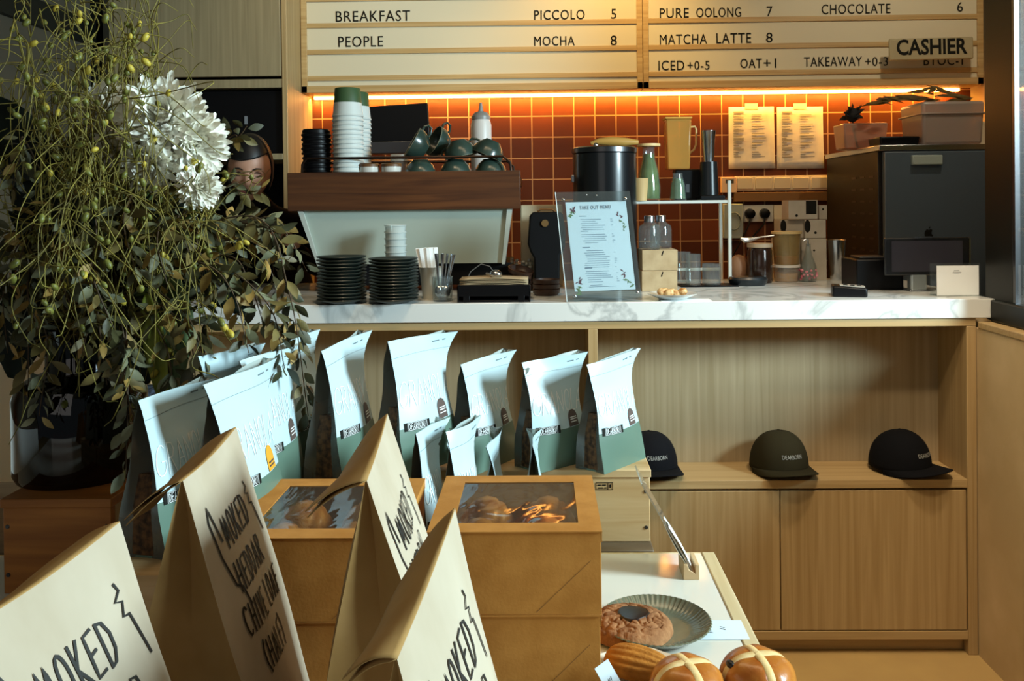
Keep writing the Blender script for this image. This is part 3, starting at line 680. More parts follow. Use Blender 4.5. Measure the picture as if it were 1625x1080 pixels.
def frustum(mb, w0, w1, d0, d1, z0, z1): return mb.add([(-w0, -d0, z0), (w0, -d0, z0), (w0, d0, z0), (-w0, d0, z0), (-w1, -d1, z1), (w1, -d1, z1), (w1, d1, z1), (-w1, d1, z1)], [(3, 2, 1, 0), (4, 5, 6, 7), (0, 1, 5, 4), (1, 2, 6, 5), (2, 3, 7, 6), (3, 0, 4, 7)])
frustum(MB(), .041, .047, .035, .04, 0, hp_).build('jug', m_amberp, pt, bevel=.006)
frustum(MB(), .049, .05, .042, .043, hp_, hp_+.007).build('lid', mat('amber_lid', 'D9A245', .5), pt, bevel=.002)
MB().tube([(.046, 0, hp_*.85), (.066, 0, hp_*.86), (.071, 0, hp_*.8), (.07, 0, hp_*.5), (.062, 0, hp_*.4), (.043, 0, hp_*.32)], .004, 8).build('handle', mat('amber_handle', 'DDB878', .4), pt)
gd = thing('hand_grinder', 'black grinder stand with flared steel hopper at rack end', 'grinder', stand(1125, YR+.05)); s = sc(YR+.05)
MB().bx(-.040, .05, -.05, .045, 0, .018).build('base', m_black, gd, bevel=.004)
MB().lathe([(0, .018), (.036, .018), (.031, .14), (0, .14)], 28).build('body', mat('satin_black', '17191B', .3), gd)
MB().lathe([(.018, .14), (.026, .25), (.0275, .252), (.0275, .254), (.0255, .252), (.017, .14)], 28).build('hopper', m_steel, gd)
# wall sockets
def wallbox(name, label, cat, x0, y0, x1, y1, d, m, Y=YW):
    a, b_ = at(x0, y1, Y), at(x1, y0, Y); t = thing(name, label, cat, ((a.x+b_.x)/2, Y-d, (a.z+b_.z)/2)); w_, h_ = (b_.x-a.x)/2, (b_.z-a.z)/2
    return t, w_, h_
m_sock = mat('socket_cream', 'D8C8A8', .5)
t, w_, h_ = wallbox('wall_trunking', 'brown cable trunking on the tiles between the switches and sockets', 'trunking', 1163, 304, 1312, 320, .03, None); MB().bx(-w_, w_, 0, .029, -h_, h_).build('channel', mat('brown_trunking', '7A552C', .6), t, bevel=.002)
t, w_, h_ = wallbox('switch_plate', 'row of five cream switches on the tiled wall below the papers', 'switch', 1166, 278, 1313, 303, .02, None); MB().bx(-w_, w_, .006, .0199, -h_, h_).build('plate', m_sock, t, bevel=.002)
for k in range(5): MB().bx(-w_+.006+k*w_*.4, -w_-.004+(k+1)*w_*.4, 0, .008, -h_*.78, h_*.78).build('rocker', mat('socket_rocker', 'CDBD9E', .45), t, bevel=.003)
t, w_, h_ = wallbox('kitchen_timer', 'small cream digital timer on the wall beside the switches', 'timer', 1143, 281, 1167, 306, .03, None); MB().bx(-w_, w_, 0, .029, -h_, h_).build('case', mat('timer_case', 'E0B890', .5), t, bevel=.003); MB().bx(-w_*.45, w_*.6, -.001, .002, h_*.2, h_*.7).build('display', mat('lcd', '4A4438', .4), t)
t, w_, h_ = wallbox('power_socket', 'white double power socket with two black plugs on the tiled wall', 'socket', 1176, 325, 1226, 352, .015, None); MB().bx(-w_, w_, 0, .0149, -h_, h_).build('plate', mat('socket_white', 'C9C4B8', .5), t, bevel=.002); so = t
for k, dx in enumerate((-.5, .42)):
    pg = thing('power_plug', ['black plug in the first hole of the double socket', 'black plug in the second hole of the double socket'][k], 'plug', (so.location.x+dx*w_, YW-.015, so.location.z+.0), group='black plugs')
    MB().lathe([(0, 0), (.024, 0), (.022, .025), (.012, .03), (0, .03)], 20, Matrix.Rotation(PI/2, 4, 'X')).build('plug_body', m_black, pg)
    MB().tube([(0, -.02, -.012), (-.01, -.03, -.05), (-.05-.03*k, -.03, -.13), (-.09, -.03, -.2)], .004, 6).build('cord', m_black, pg)
t, w_, h_ = wallbox('blank_plate', 'plain cream blank plate beside the double power socket', 'socket', 1227, 325, 1249, 348, .015, None); MB().bx(-w_, w_, 0, .0149, -h_, h_).build('plate', m_sock, t, bevel=.002)
t, w_, h_ = wallbox('junction_box', 'pale wall socket with coiled cable behind the white rack', 'socket', 1146, 323, 1176, 378, .04, None); MB().bx(-w_, w_, 0, .0399, -h_, h_).build('plate', mat('pale_box', '9BA198', .5), t, bevel=.004); MB().tube([(0.03*math.cos(a/3), -.012, .04*math.sin(a/3)) for a in range(0, 22)], .004, 6).build('cord', mat('pale_cord', '7E877E', .5), t)
# papers on the wall
m_note = mat('wall_note', 'D6CFC2', .8, col2='BDB9B6', nscale=(9, 9, 9)); m_tape = mat('paper_tape', 'E5CDA8', .7); m_print = mat('grey_print', '8A8782', .8)
for k, (x0, x1, lab) in enumerate(((1157, 1228, 'first printed sheet taped to the tiles, nearer the pitcher'), (1233.5, 1305.5, 'second printed sheet taped to the tiles, nearer the black appliance'))):
    a, b_ = at(x0, 268, YW-.004), at(x1, 169, YW-.004); t = thing('wall_note', lab, 'paper', ((a.x+b_.x)/2, YW-.003, a.z), group='printed sheets on the tiles'); w_, h_ = (b_.x-a.x)/2, b_.z-a.z
    MB().grid(lambda u, v: ((u-.5)*2*w_*(1+.02*(1-v)), -.002-.010*(1-v)**3*u, v*h_), 6, 8).build('sheet', m_note, t, solid=.0006)
    MB().bx(-.03, .03, -.005, -.003, h_-.012, h_+.016).build('tape', m_tape, t)
    lm, lm2 = MB(), MB(); r5 = random.Random(11+k)
    for q in range(5):
        z = h_*(.90-.15*q); lm.bx(-w_*.8, -w_*.35, -.0066, -.0055, z, z+.008)
        for g in range(3): lm.bx(-w_*.8, -w_*.8+r5.uniform(.02, .05), -.0066, -.0055, z-.011*(g+1), z-.011*(g+1)+.004); lm2.bx(0, r5.uniform(.02, .07), -.0066, -.0055, z-.011*(g+1), z-.011*(g+1)+.004)
    lm.build('lettering', m_print, t, smooth=False); lm2.build('lettering', m_print, t, smooth=False)

# white carton stack
YX = 3.27
m_carton = mat('carton_white', 'B5AB9C', .7, col2='A79C8C', nscale=(12, 12, 12))
k0 = None
for k, (x0, x1, y0, y1, Y) in enumerate(((1272, 1312, 378, 445, YX), (1234, 1271, 378, 445, YX+.02), (1277, 1311, 348, 378, YX), (1238, 1277, 348, 378, YX+.02), (1251, 1298, 317, 348, YX), (1299, 1313, 325, 348, YX+.03))):
    a, b_ = at(x0, y1, Y), at(x1, y0, Y)
    zb = ZT if y1 > 440 else a.z
    t = thing('white_carton', ['tall white carton at bottom of the carton stack by the black appliance', 'tall white carton at bottom behind the orange container', 'white carton in middle row by the black appliance', 'white carton in middle row behind the orange container', 'top white carton with the big black print', 'narrow grey carton at the top beside the black print carton'][k], 'carton', ((a.x+b_.x)/2, Y, zb), group='white cartons')
    w_ = (b_.x-a.x)/2-.001; h_ = b_.z-zb-.001; MB().bx(-w_, w_, 0, .09, 0, h_).build('carton_body', m_carton, t, bevel=.0015)
    pm = MB()
    if k in (2, 3, 4): MB().lathe([(0, 0), (.005, 0), (0, .0005)], 14, Matrix.Translation((-w_*.45 if k == 4 else 0, -.0003, h_*(.2 if k == 4 else .3))) @ Matrix.Rotation(PI/2, 4, 'X')).build('logo', m_ink, t, smooth=False)
    if k == 4: pm.box((w_*.55, -.0004, h_*.62), (w_*.72, .0006, h_*.7))
    elif k in (2, 3): pm.lathe([(0, 0), (.016, 0), (0, .0005)], 16, Matrix.Translation((-w_*.75, -.0003, h_*.66)) @ Matrix.Rotation(PI/2, 4, 'X') @ Matrix.Diagonal((.7, 1.5, 1, 1)))
    else: pm.lathe([(0, 0), (.004, 0), (0, .0005)], 12, Matrix.Translation((0, -.0003, h_*.72)) @ Matrix.Rotation(PI/2, 4, 'X'))
    pm.build('logo', m_ink, t, smooth=False)

# tubs, bottle, jar
YO = 3.08
tb = base(1247.5, 446.5); YO = tb.y; s = sc(YO)
def tub(name, label, cat, px, y0, y1, r0, r1, z0, m, mlid, fill, mfill, lid_h=.008):
    t = thing(name, label, cat, (X_(px, 430, YO), YO, z0)); h_ = (y1-y0)*s
    MB().lathe([(0, 0), (r0, 0), (r1, h_), (r1-.0015, h_), (r0-.0015, .002), (0, .002)], 32).build('tub_wall', m, t)
    MB().lathe([(0, h_-.001), (r1+.004, h_-.001), (r1+.004, h_+lid_h), (0, h_+lid_h)], 32).build('lid', mlid, t)
    MB().lathe([(0, .003), (r0-.002, .003), (r0+(r1-r0)*fill-.002, h_*fill), (0, h_*fill)], 28).build('contents', mfill, t); return h_
h1 = tub('plastic_tub', 'small clear tub of yellow slices under the orange container', 'tub', 1247.5, 423, 446.5, 18*s, 20*s, ZT, film('tub_clear', 'EDE8E0', .85, .1), mat('milky_lid', 'D8D3CC', .4), .6, mat('yellow_slices', 'E3B55A', .6, col2='D9CBB4', nscale=(70, 70, 70)))
h2 = tub('plastic_container', 'tall container half full of orange syrup on the small tub', 'container', 1248.5, 366, 415, 19*s, 22*s, ZT+h1+.008, film('smoky_amber', 'DCC890', .78, .12), mat('tan_lid', 'C7AB76', .5), .26, mat('orange_syrup', 'C8631A', .3))
bt = thing('glass_bottle', 'small glass bottle with pink blossom print beside the orange container', 'bottle', (X_(1283, 440, YO-.01), YO-.01, ZT)); s2 = sc(YO-.01)
MB().lathe([(0, 0), (11*s2, 0), (12.5*s2, .004), (12.5*s2, 24*s2), (6*s2, 42*s2), (4*s2, 52*s2), (4*s2, 60*s2), (3*s2, 60*s2), (5*s2, 42*s2), (11.5*s2, 24*s2), (11.5*s2, .006), (0, .005)], 24).build('glass', m_glass, bt)
MB().tube([(0, 0, 56*s2), (0, 0, 66*s2), (-.008, 0, 67*s2), (-.018, 0, 64*s2)], .003, 8).build('spout', m_steel, bt)
bl = MB()
for k in range(26):
    a = rnd.uniform(0, 2*PI); z = rnd.uniform(.008, .045); bl.ball((12.6*s2*math.cos(a), 12.6*s2*math.sin(a), z), rnd.uniform(.003, .006), 6, 4)
bl.build('blossom_print', mat('pink_print', 'C9405F', .5, col2='E3A6B4', nscale=(120, 120, 120)), bt)
jr = thing('dark_jar', 'dark jar with pale lid in front of the sockets', 'jar', (X_(1206, 440, 3.2), 3.2, ZT)); s = sc(3.2)
MB().lathe([(0, 0), (.042, 0), (.044, .006), (.044, .115), (.038, .128), (0, .128)], 28).build('jar_body', mat('dark_brown_glass', '2A1A12', .15, coat=.5), jr); MB().lathe([(0, .128), (.045, .128), (.045, .142), (0, .144)], 28).build('lid', mat('lid_tan', 'A8947A', .5), jr)
sp = tag(MB().tube([(-.07, 0, .006), (-.055, 0, -.002), (-.035, 0, 0), (.0, 0, .008), (.05, 0, .014)], [.004, .011, .009, .003, .003], 8).build('serving_spoon', m_steel), 'steel spoon lying across the lid of the dark jar', 'spoon'); sp.location = (jr.location.x, 3.195, ZT+.156)
bgm = MB(); rr = random.Random(9); bgm.ball((0, 0, .05), .05, 14, 10, sq=(.75, .6, 1.0))
bg_ = tag(bgm.build('paper_pouch', mat('brown_pouch', '8A6244', .6, bump=.5, bscale=(40, 40, 40))), 'crumpled brown pouch behind the white rack leg', 'pouch'); bg_.location = (X_(1172, 430, 3.24), 3.24, ZT)
ct = tag(MB().lathe([(0, 0), (.05, 0), (.056, .006), (.06, .022), (.055, .03), (0, .032)], 28).build('black_tray', mat('blueblack', '12181C', .35)), 'low round black tray at the foot of the white rack', 'tray'); ct.location = (X_(1187, 450, 3.1), 3.1, ZT); ct.scale = (1.15, .8, 1)

# steel shaker cup
sh_ = base(1328, 443); s = sc(sh_.y)
tag(MB().lathe([(0, 0), (9*s, 0), (10*s, .004), (14*s, 62*s), (14.6*s, 62.5*s), (13.4*s, 62*s), (9*s, .006), (0, .006)], 28).build('shaker_cup', m_steel), 'tall steel shaker cup beside the black appliance', 'cup').location = (X_(1328, 430, sh_.y), sh_.y, ZT)
# card reader
cp = base(1347, 472); cp.y += .05
cr = thing('card_reader', 'black card reader lying on the marble top by the tablet', 'card reader', (X_(1347, 465, cp.y), cp.y, ZT), -.25); s = sc(cp.y)
MB().prism([(-.05, 0), (.05, 0), (.05, .028), (-.05, .034)], -.045, .045).build('body', m_black, cr, bevel=.005)
MB().bx(-.03, .042, -.035, .01, .0315, .0345).build('keypad', mat('grey_keys', '9B9488', .5), cr).rotation_euler = (0, .06, 0)
for q in range(3):
    MB().bx(-.02+q*.02, -.008+q*.02, -.030, -.02, .034, .0365).build('key', m_ink, cr).rotation_euler = (0, .06, 0)
# receipt printer and tablet
YPn = 2.92
pr = thing('receipt_printer', 'black receipt printer behind the tablet stand', 'printer', (X_(1388, 465, YPn), YPn, ZT)); s = sc(YPn)
MB().bx(-33*s, 40*s, -.03, .12, 0, 48*s).build('body', m_black, pr, bevel=.004); MB().bx(-25*s, 20*s, -.01, .08, 48*s, 52*s).build('lid', mat('printer_lid', '1E1E20', .4), pr, bevel=.003)
YTb = 2.84; s = sc(YTb)
tbx = thing('tablet_till', 'dark tablet till on a silver stand beside the card payment sign', 'tablet', (X_(1465, 468, YTb), YTb, ZT)); o = tbx.location.copy()
a, b_ = at(1403, 437, YTb), at(1537, 376, YTb); xx0, xx1, zz0, zz1 = a.x-o.x, b_.x-o.x, a.z-o.z, b_.z-o.z
MB().bx(xx0, xx1, -.006, .006, zz0, zz1).build('bezel', mat('tablet_bezel', '16171A', .25, coat=.3), tbx, bevel=.004, segs=3)
MB().bx(xx0+.022, xx1-.022, -.0072, -.005, zz0+.012, zz1-.010).build('screen', mat('tablet_screen', '33323A', .15), tbx, smooth=False)
MB().bx(xx1-.001, xx1+.004, -.006, .006, zz0+.005, zz1-.003).build('metal_rim', m_steel, tbx)
MB().bx(-.028, .028, -.0078, -.006, zz1-.002, zz1+.004).build('clip', m_steel, tbx)
MB().bx(-.04, .012, -.005, .03, .002, zz0+.012).build('stand', mat('silver_stand', 'A9B2B4', .3, metal=.7), tbx, bevel=.006, segs=3); MB().bx(-.05, .03, -.02, .06, 0, .004).build('stand_foot', m_steel, tbx, bevel=.001)
YQ = 2.70; s = sc(YQ)
qs = thing('payment_sign', 'white scan to pay card in clear stand at the counter end', 'sign', (X_(1520, 470, YQ), YQ, ZT)); o = qs.location.copy()
a, b_ = at(1487, 468, YQ), at(1554, 420, YQ)
def lq(x, y, d=0): q = at(x, y, YQ); return q.x-o.x, q.z-o.z
x0, z0 = lq(1477, 468.5); x1, z1 = lq(1556, 417); MB().bx(x0, x1, .002, .006, 0, z1).build('acrylic_sheet', m_acrylic, qs, smooth=False)
x0, z0 = lq(1487, 468); x1, z1 = lq(1553, 421); MB().bx(x0, x1, -.0005, .0015, 0.002, z1).build('card', m_paper, qs, smooth=False); cw = (x0+x1)/2
MB().bx(x0-.01, x1+.004, -.02, .03, 0, .002).build('foot', m_acrylic, qs, smooth=False)
for q_ in (((cw-.012), cw+.004, z1-.016), (cw-.016, cw+.010, z1-.022)): MB().bx(q_[0], q_[1], -.0012, -.0004, q_[2], q_[2]+.002).build('printed_line', mat('mid_grey', '777B80', .7), qs, smooth=False)

# the tall dark appliance behind the till
YF = 3.5
fx0, fx1 = X_(1398, 300, YF), X_(1560, 300, YF)+.12; zf = Z_(1470, 229, YF)
fr = thing('ice_machine', 'tall charcoal appliance with steel top edge behind the till', 'appliance', ((fx0+fx1)/2, YF, 0)); o = fr.location.copy()
zt0 = Z_(1470, 238, YF)
MB().bx(fx0, fx1, YF+.03, YW-.04, .05, zt0).build('cabinet', mat('vent_black', '16100C', .5), fr, bevel=.003, origin=o)
MB().bx(fx0-.004, fx1+.004, YF+.004, YW-.03, zt0, zf).build('steel_top', m_steel, fr, bevel=.002, origin=o)
MB().bx(fx0+.015, fx1, YF, YF+.028, .5, zt0-.004).build('door', mat('door_charcoal', '525E6A', .34, spec=.4), fr, bevel=.004, origin=o)
MB().bx(fx0+.01, fx1, YF+.005, YF+.03, .06, .49).build('door', mat('door_charcoal', '525E6A', .34), fr, bevel=.004, origin=o)
hx0, hz0 = at(1445, 262, YF).x, Z_(1445, 262, YF); hx1, hz1 = at(1493, 246, YF).x, Z_(1493, 246, YF)
MB().bx(hx0, hx1, YF-.02, YF+.002, hz0, hz1).build('handle', mat('grey_handle', 'A3AFA9', .4), fr, bevel=.004, origin=o)
for i in range(8):
    for j in range(3): MB().box((fx0-.0006, YF+.10+j*.1, zt0-.10-i*.05), (.0016, .05, .008)).build('vent_slot', mat('vent_brown', '30231A', .4), fr, smooth=False, origin=o)
ap = MB(); ac_ = at(1474, 371, YF-.003)           # reflection of the tablet's fruit logo, painted on the dark door
T = Matrix.Translation(ac_)
ap.add([(x*.02, 0, z*.02) for x, z in ((0, .75), (.35, .95), (.7, .8), (.62, .55), (.5, .25), (.6, -.1), (.85, -.3), (.6, -.8), (.3, -1), (0, -.9), (-.3, -1), (-.62, -.75), (-.85, -.2), (-.8, .4), (-.5, .85), (-.2, .9))], [tuple(range(16))], T)
ap.add([(x*.02, 0, z*.02) for x, z in ((0, 1.0), (.05, 1.3), (.3, 1.5), (.28, 1.2))], [(0, 1, 2, 3)], T)
ap.build('logo_reflection', m_ink, fr, smooth=False, origin=o)
rm = tag(MB().box((0, 0, 0), (.022, .012, .10)).build('remote_control', mat('remote_white', 'D8CBB4', .5), bevel=.003), 'slim white remote on the tiled wall beside the black appliance', 'remote'); q = at(1329, 261, YW-.01); rm.location = q; rm.rotation_euler = (0, .09, 0)
# things on the appliance
ZF = zf
def onf(px, Y): return Vector((X_(px, 225, Y), Y, ZF))
bn = thing('storage_bin', 'large milky plastic bin on the charcoal appliance', 'bin', onf(1494, YF+.12)); wN = 48*sc(YF+.12); hN = (226-160)*sc(YF+.12)
frustum(MB(), wN*.94, wN, .10, .11, 0, hN).build('bin_wall', film('milky_plastic', 'BFB2A8', .5, .3), bn, bevel=.012); frustum(MB(), wN+.005, wN+.005, .115, .115, hN*.70, hN*.73).build('rim', film('milky_plastic', 'BFB2A8', .5, .3), bn, bevel=.002)
lf = MB(); r8 = random.Random(21)
for k in range(34):
    x, y = r8.uniform(-.26, .12), r8.uniform(-.1, .1); z = .012+.06*max(0, 1-abs(x+.02)/.16)*r8.random(); a = r8.uniform(-1, 1); L_ = r8.uniform(.03, .07)
    d, e = Vector((math.cos(a), math.sin(a)*.6, r8.uniform(-.3, .3)))*L_, Vector((-math.sin(a)*.3, .5, .4))*L_*.4; c = Vector((x, y, z)); lf.add([c-d, c+e, c+d, c-e], [(0, 1, 2, 3)])
dl = tag(lf.build('dried_leaves', [mat('dry_leaf', '4A3A18', .8, col2='6A5320', nscale=(30, 30, 30))], solid=.001), 'heap of dry brown leaves lying on the milky bin', 'leaves', kind='stuff'); dl.location = bn.location+Vector((-.02, 0, hN+.002))
for k, (px, s1, l_) in enumerate(((1462, .5, ''),)): pass
bt_ = tag(frustum(MB(), .075, .08, .06, .065, 0, .035).build('black_crate', m_black, bevel=.006), 'flat black box beside the milky bin on the appliance', 'box'); bt_.location = onf(1418, YF+.09)
cc = tag(frustum(MB(), .085, .095, .06, .07, 0, .11).build('clear_container', film('clear_pinkish', 'D9B9A0', .6, .15), bevel=.008), 'clear shallow container at the left end of the appliance top', 'container'); cc.location = Vector((X_(1365, 225, YF+.32), YF+.32, ZF))
tp = tag(frustum(MB(), .03, .03, .05, .05, 0, .10).build('beige_carton', m_sock, bevel=.003), 'beige carton between milky bin and window frame', 'carton'); tp.location = onf(1557, YF+.2)
dc = thing('dried_flower', 'black dried flower head resting on the clear container', 'dried flower', cc.location+Vector((-.05, -.05, .145)))
d_ = MB(); r6 = random.Random(4)
for k in range(26):
    a, e_ = r6.uniform(0, 2*PI), r6.uniform(-.5, 1.1); v = Vector((math.cos(a)*math.cos(e_), math.sin(a)*math.cos(e_), math.sin(e_))); L_ = r6.uniform(.035, .06)
    n_ = v.orthogonal()*.012; d_.add([v*.006, v*L_*.6+n_, v*L_, v*L_*.6-n_], [(0, 1, 2, 3)])
d_.ball((0, 0, 0), .03, 10, 8); d_.build('petals', mat('soot_black', '141414', .8), dc, solid=.001)
MB().tube([(0, 0, -.02), (.01, .01, -.07), (.03, .02, -.14)], .004, 6).build('stem', m_matblack, dc)
# ------------------------------------------------------------------ espresso machine, seen from behind
YE = 2.93
em = thing('espresso_machine', 'wide espresso machine with walnut back panel and pale grey body on the worktop', 'coffee machine', (X_(640, 400, YE), YE, ZT)); o = em.location.copy(); s = sc(YE)
ex0, ex1 = X_(456, 300, YE)-o.x, X_(826, 300, YE)-o.x; ez0, ez1 = Z_(640, 333, YE)-ZT, Z_(640, 272, YE)-ZT; zb = Z_(640, 420, YE)-ZT
MB().bx(ex0, ex1, 0, .022, ez0, ez1).build('walnut_panel', m_walnut, em, bevel=.002)
MB().bx(ex0+.004, ex1-.004, .022, .40, ez1-.05, ez1-.014).build('cup_tray', m_darksteel, em, bevel=.002)
tx0, tx1, bx0, bx1 = [X_(x, 380, YE)-o.x for x in (480, 805, 503, 795)]
m_body = mat('machine_grey', 'A9B3A8', .35)
MB().add([(bx0, .05, zb), (bx1, .05, zb), (tx1, .02, ez0), (tx0, .02, ez0), (bx0, .38, zb), (bx1, .38, zb), (tx1, .38, ez0+.02), (tx0, .38, ez0+.02)], [(0, 1, 2, 3), (4, 7, 6, 5), (0, 4, 5, 1), (1, 5, 6, 2), (2, 6, 7, 3), (3, 7, 4, 0)]).build('back_panel', m_body, em, smooth=False)
for q, (xt, xb) in enumerate(((tx0, bx0), (tx1, bx1))):
    sg = -1 if q == 0 else 1; a, b_ = xt+sg*.017, xb+sg*.010
    MB().add([(xb, .04, zb-.004), (b_, .04, zb-.004), (a, .008, ez0), (xt, .008, ez0), (xb, .09, zb-.004), (b_, .09, zb-.004), (a, .06, ez0), (xt, .06, ez0)], [(0, 1, 2, 3), (4, 7, 6, 5), (0, 4, 5, 1), (1, 5, 6, 2), (2, 6, 7, 3), (3, 7, 4, 0)]).build('side_trim', mat('trim_pale', 'B8BDB4', .3), em, smooth=False)
MB().bx(bx0-.02, bx1+.03, .07, .40, .02, zb).build('drip_base', m_matblack, em, bevel=.004)
for fx in (bx0+.03, bx1-.03):
    for fy in (.10, .36): MB().cyl((fx, fy, 0), .016, .022, 14).build('foot', m_black, em)
m_rail = mat('rail_bronze', '2E2018', .35, metal=.7)
rx0, rx1 = X_(474, 260, YE)-o.x, X_(812, 260, YE)-o.x; rz = Z_(640, 249, YE)-ZT
for yy in (.03, .36):
    MB().tube([(rx0, yy, ez1-.03), (rx0+.004, yy, rz-.02), (rx0+.02, yy, rz), ((rx0+rx1)/2, yy, rz), (rx1-.03, yy, rz), (rx1-.006, yy, rz-.02), (rx1, yy, ez1-.03)], .0042, 8).build('cup_rail', m_rail, em)
ZM = ZT+ez1-.014
def onm(px, dy): return Vector((X_(px, 262, YE+dy), YE+dy, ZM))
# paper cups upside down
m_cup = mat('paper_cup_white', 'C6CCC8', .55); m_cupgreen = mat('paper_cup_green', '35502F', .55); m_lip = mat('dark_gap', '15140F', .8)
c0 = None
for st, (px, dy, n, lab2) in enumerate(((553, .085, 14, 'front'), (566, .20, 14, 'rear'))):
    loc = onm(px, dy)
    for k in range(n):
        lab = f'{nth(n-1-k, n)} upturned white paper cup in the {lab2} cup stack'
        lc = (loc.x+rnd.uniform(-.0008, .0008), loc.y, ZM+k*.0158)
        if c0 is None:
            c0 = thing('paper_cup', lab, 'cup', lc, group='upturned paper cups on the machine')
            MB().lathe([(.0515, .0), (.0535, .0015), (.0535, .0045), (.0512, .0065), (.0468, .048), (.0455, .048), (.050, .004), (.0515, 0)], 28).build('cup_wall', m_cup, c0)
            MB().lathe([(.0470, .048), (.0433, .096), (.0415, .098), (.041, .094), (0, .094)], 28).build('green_base', m_cupgreen, c0)
            c = c0
        else: c = dup(c0, lc, rz=rnd.uniform(0, 6), label=lab)
# black lids
l0 = None; loc = onm(503, .10)
for k in range(10):
    lab = f'{nth(9-k, 10)} black cup lid in the stack left of the paper cups'
    lc = (loc.x+rnd.uniform(-.002, .002), loc.y, ZM+k*.0158)
    if l0 is None: l0 = tag(MB().lathe([(.049, 0), (.0505, .002), (.0505, .006), (.047, .009), (.046, .02), (.043, .023), (.041, .019), (0, .018)], 26).build('cup_lid', m_black), lab, 'lid', 'black cup lids'); c = l0
    else: c = l0.copy(); C.objects.link(c); c['label'] = lab
    c.location = lc
# jars
for k, px in enumerate((586, 621)):
    t = thing('small_jar', ['white jar with brown lid beside the paper cups', 'white jar with brown lid beside the dark green cups'][k], 'jar', onm(px, .075), group='small white jars')
    MB().lathe([(0, 0), (.031, 0), (.0335, .004), (.0335, .034), (0, .034)], 26).build('jar_body', mat('jar_white', 'CFCBC2', .35), t); MB().lathe([(0, .034), (.035, .034), (.035, .042), (.03, .046), (0, .047)], 26).build('lid', mat('brown_lid', '6A4522', .5), t)
t = thing('small_jar', 'small jar with white cap behind the two brown lidded jars', 'jar', onm(634, .24)); MB().lathe([(0, 0), (.03, 0), (.03, .06), (0, .06)], 24).build('jar_body', m_plasticclear, t); MB().lathe([(0, .06), (.032, .06), (.032, .085), (0, .086)], 24).build('cap', m_white, t)
# green ceramic cups
m_gcup = mat('ceramic_green', '31423A', .28, coat=.4, col2='26352E', nscale=(14, 14, 14)); m_rim = mat('bare_rim', '9C9A80', .6)
g0 = None
def gcup(label, loc, rot):
    global g0
    if g0 is None:
        g0 = thing('ceramic_cup', label, 'cup', loc, rot=rot, group='green ceramic cups')
        MB().lathe([(0, 0), (.026, 0), (.028, .003), (.044, .018), (.053, .036), (.0555, .056), (.0535, .056), (.051, .037), (.042, .020), (.024, .006), (0, .005)], 30).build('bowl', m_gcup, g0)
        MB().lathe([(.0535, .0562), (.0545, .0575), (.0555, .0562)], 30).build('rim', m_rim, g0)
        MB().tube([(.050, 0, .046), (.068, 0, .046), (.078, 0, .036), (.074, 0, .022), (.056, 0, .016), (.044, 0, .017)], .0042, 8).build('handle', m_gcup, g0)
    else: dup(g0, loc, label=label, rot=rot)
for k, px in enumerate((667, 723, 779)):
    q = onm(px, .09); gcup(['upturned dark green cup at the jar end of the bottom row', 'upturned dark green cup in the middle of the bottom row', 'upturned dark green cup at the rail end of the bottom row'][k], (q.x, q.y, ZM+.057), (PI, 0, 2.3-.5*k))
q = onm(676, .16); gcup('dark green cup lying tilted on top, rim towards the jars', (q.x+.01, q.y-.055, ZM+.090), (0, -1.05, .25))
q = onm(706, .20); gcup('dark green cup tilted with its pale rim ring showing', (q.x+.012, q.y-.02, ZM+.105), (.15, -1.15, .35))
q = onm(728, .12); gcup('dark green cup upside down on top of the middle cup', (q.x, q.y-.03, ZM+.122), (PI-.12, .16, 2.6))
q = onm(784, .12); gcup('dark green cup with loop handle topmost at the rail end', (q.x, q.y-.03, ZM+.118), (PI+.1, -.42, 3.0))
# squeeze bottle
t = thing('squeeze_bottle', 'white squeeze bottle with grey cap behind the green cups', 'bottle', onm(764, .27)); s = sc(YE+.27); hb = Z_(764, 190, YE+.27)-ZM
MB().lathe([(0, 0), (15*s, 0), (16.5*s, .006), (16.5*s, hb-.02), (14*s, hb), (0, hb)], 28).build('bottle_body', mat('milky_white', 'CFC7C0', .4), t); MB().lathe([(0, hb), (15*s, hb), (15*s, hb+.012), (10*s, hb+.026), (4*s, hb+.03), (2*s, hb+.062), (0, hb+.063)], 24).build('nozzle_cap', mat('grey_cap', '8A857E', .4), t)
# screen on the tiles behind
a, b_ = at(581, 238, 3.95), at(681, 166, 3.95); cx, cz = (a.x+b_.x)/2, (a.z+b_.z)/2
sc_ = thing('order_screen', 'black order screen behind the paper cups, mounted on the tiles', 'screen', (cx, 3.95, cz)); w_, h_ = (b_.x-a.x)/2, (b_.z-a.z)/2
MB().bx(-w_, w_, -.012, .012, -h_, h_).build('screen', m_black, sc_, bevel=.004).rotation_euler = (0, -.055, 0)
MB().bx(-w_*.9, w_*.8, -.05, .04, -h_-.02, -h_+.034).build('bracket', m_darksteel, sc_, bevel=.003); MB().bx(-.03, .03, .01, .245, -.04, .04).build('wall_arm', m_darksteel, sc_, bevel=.003)

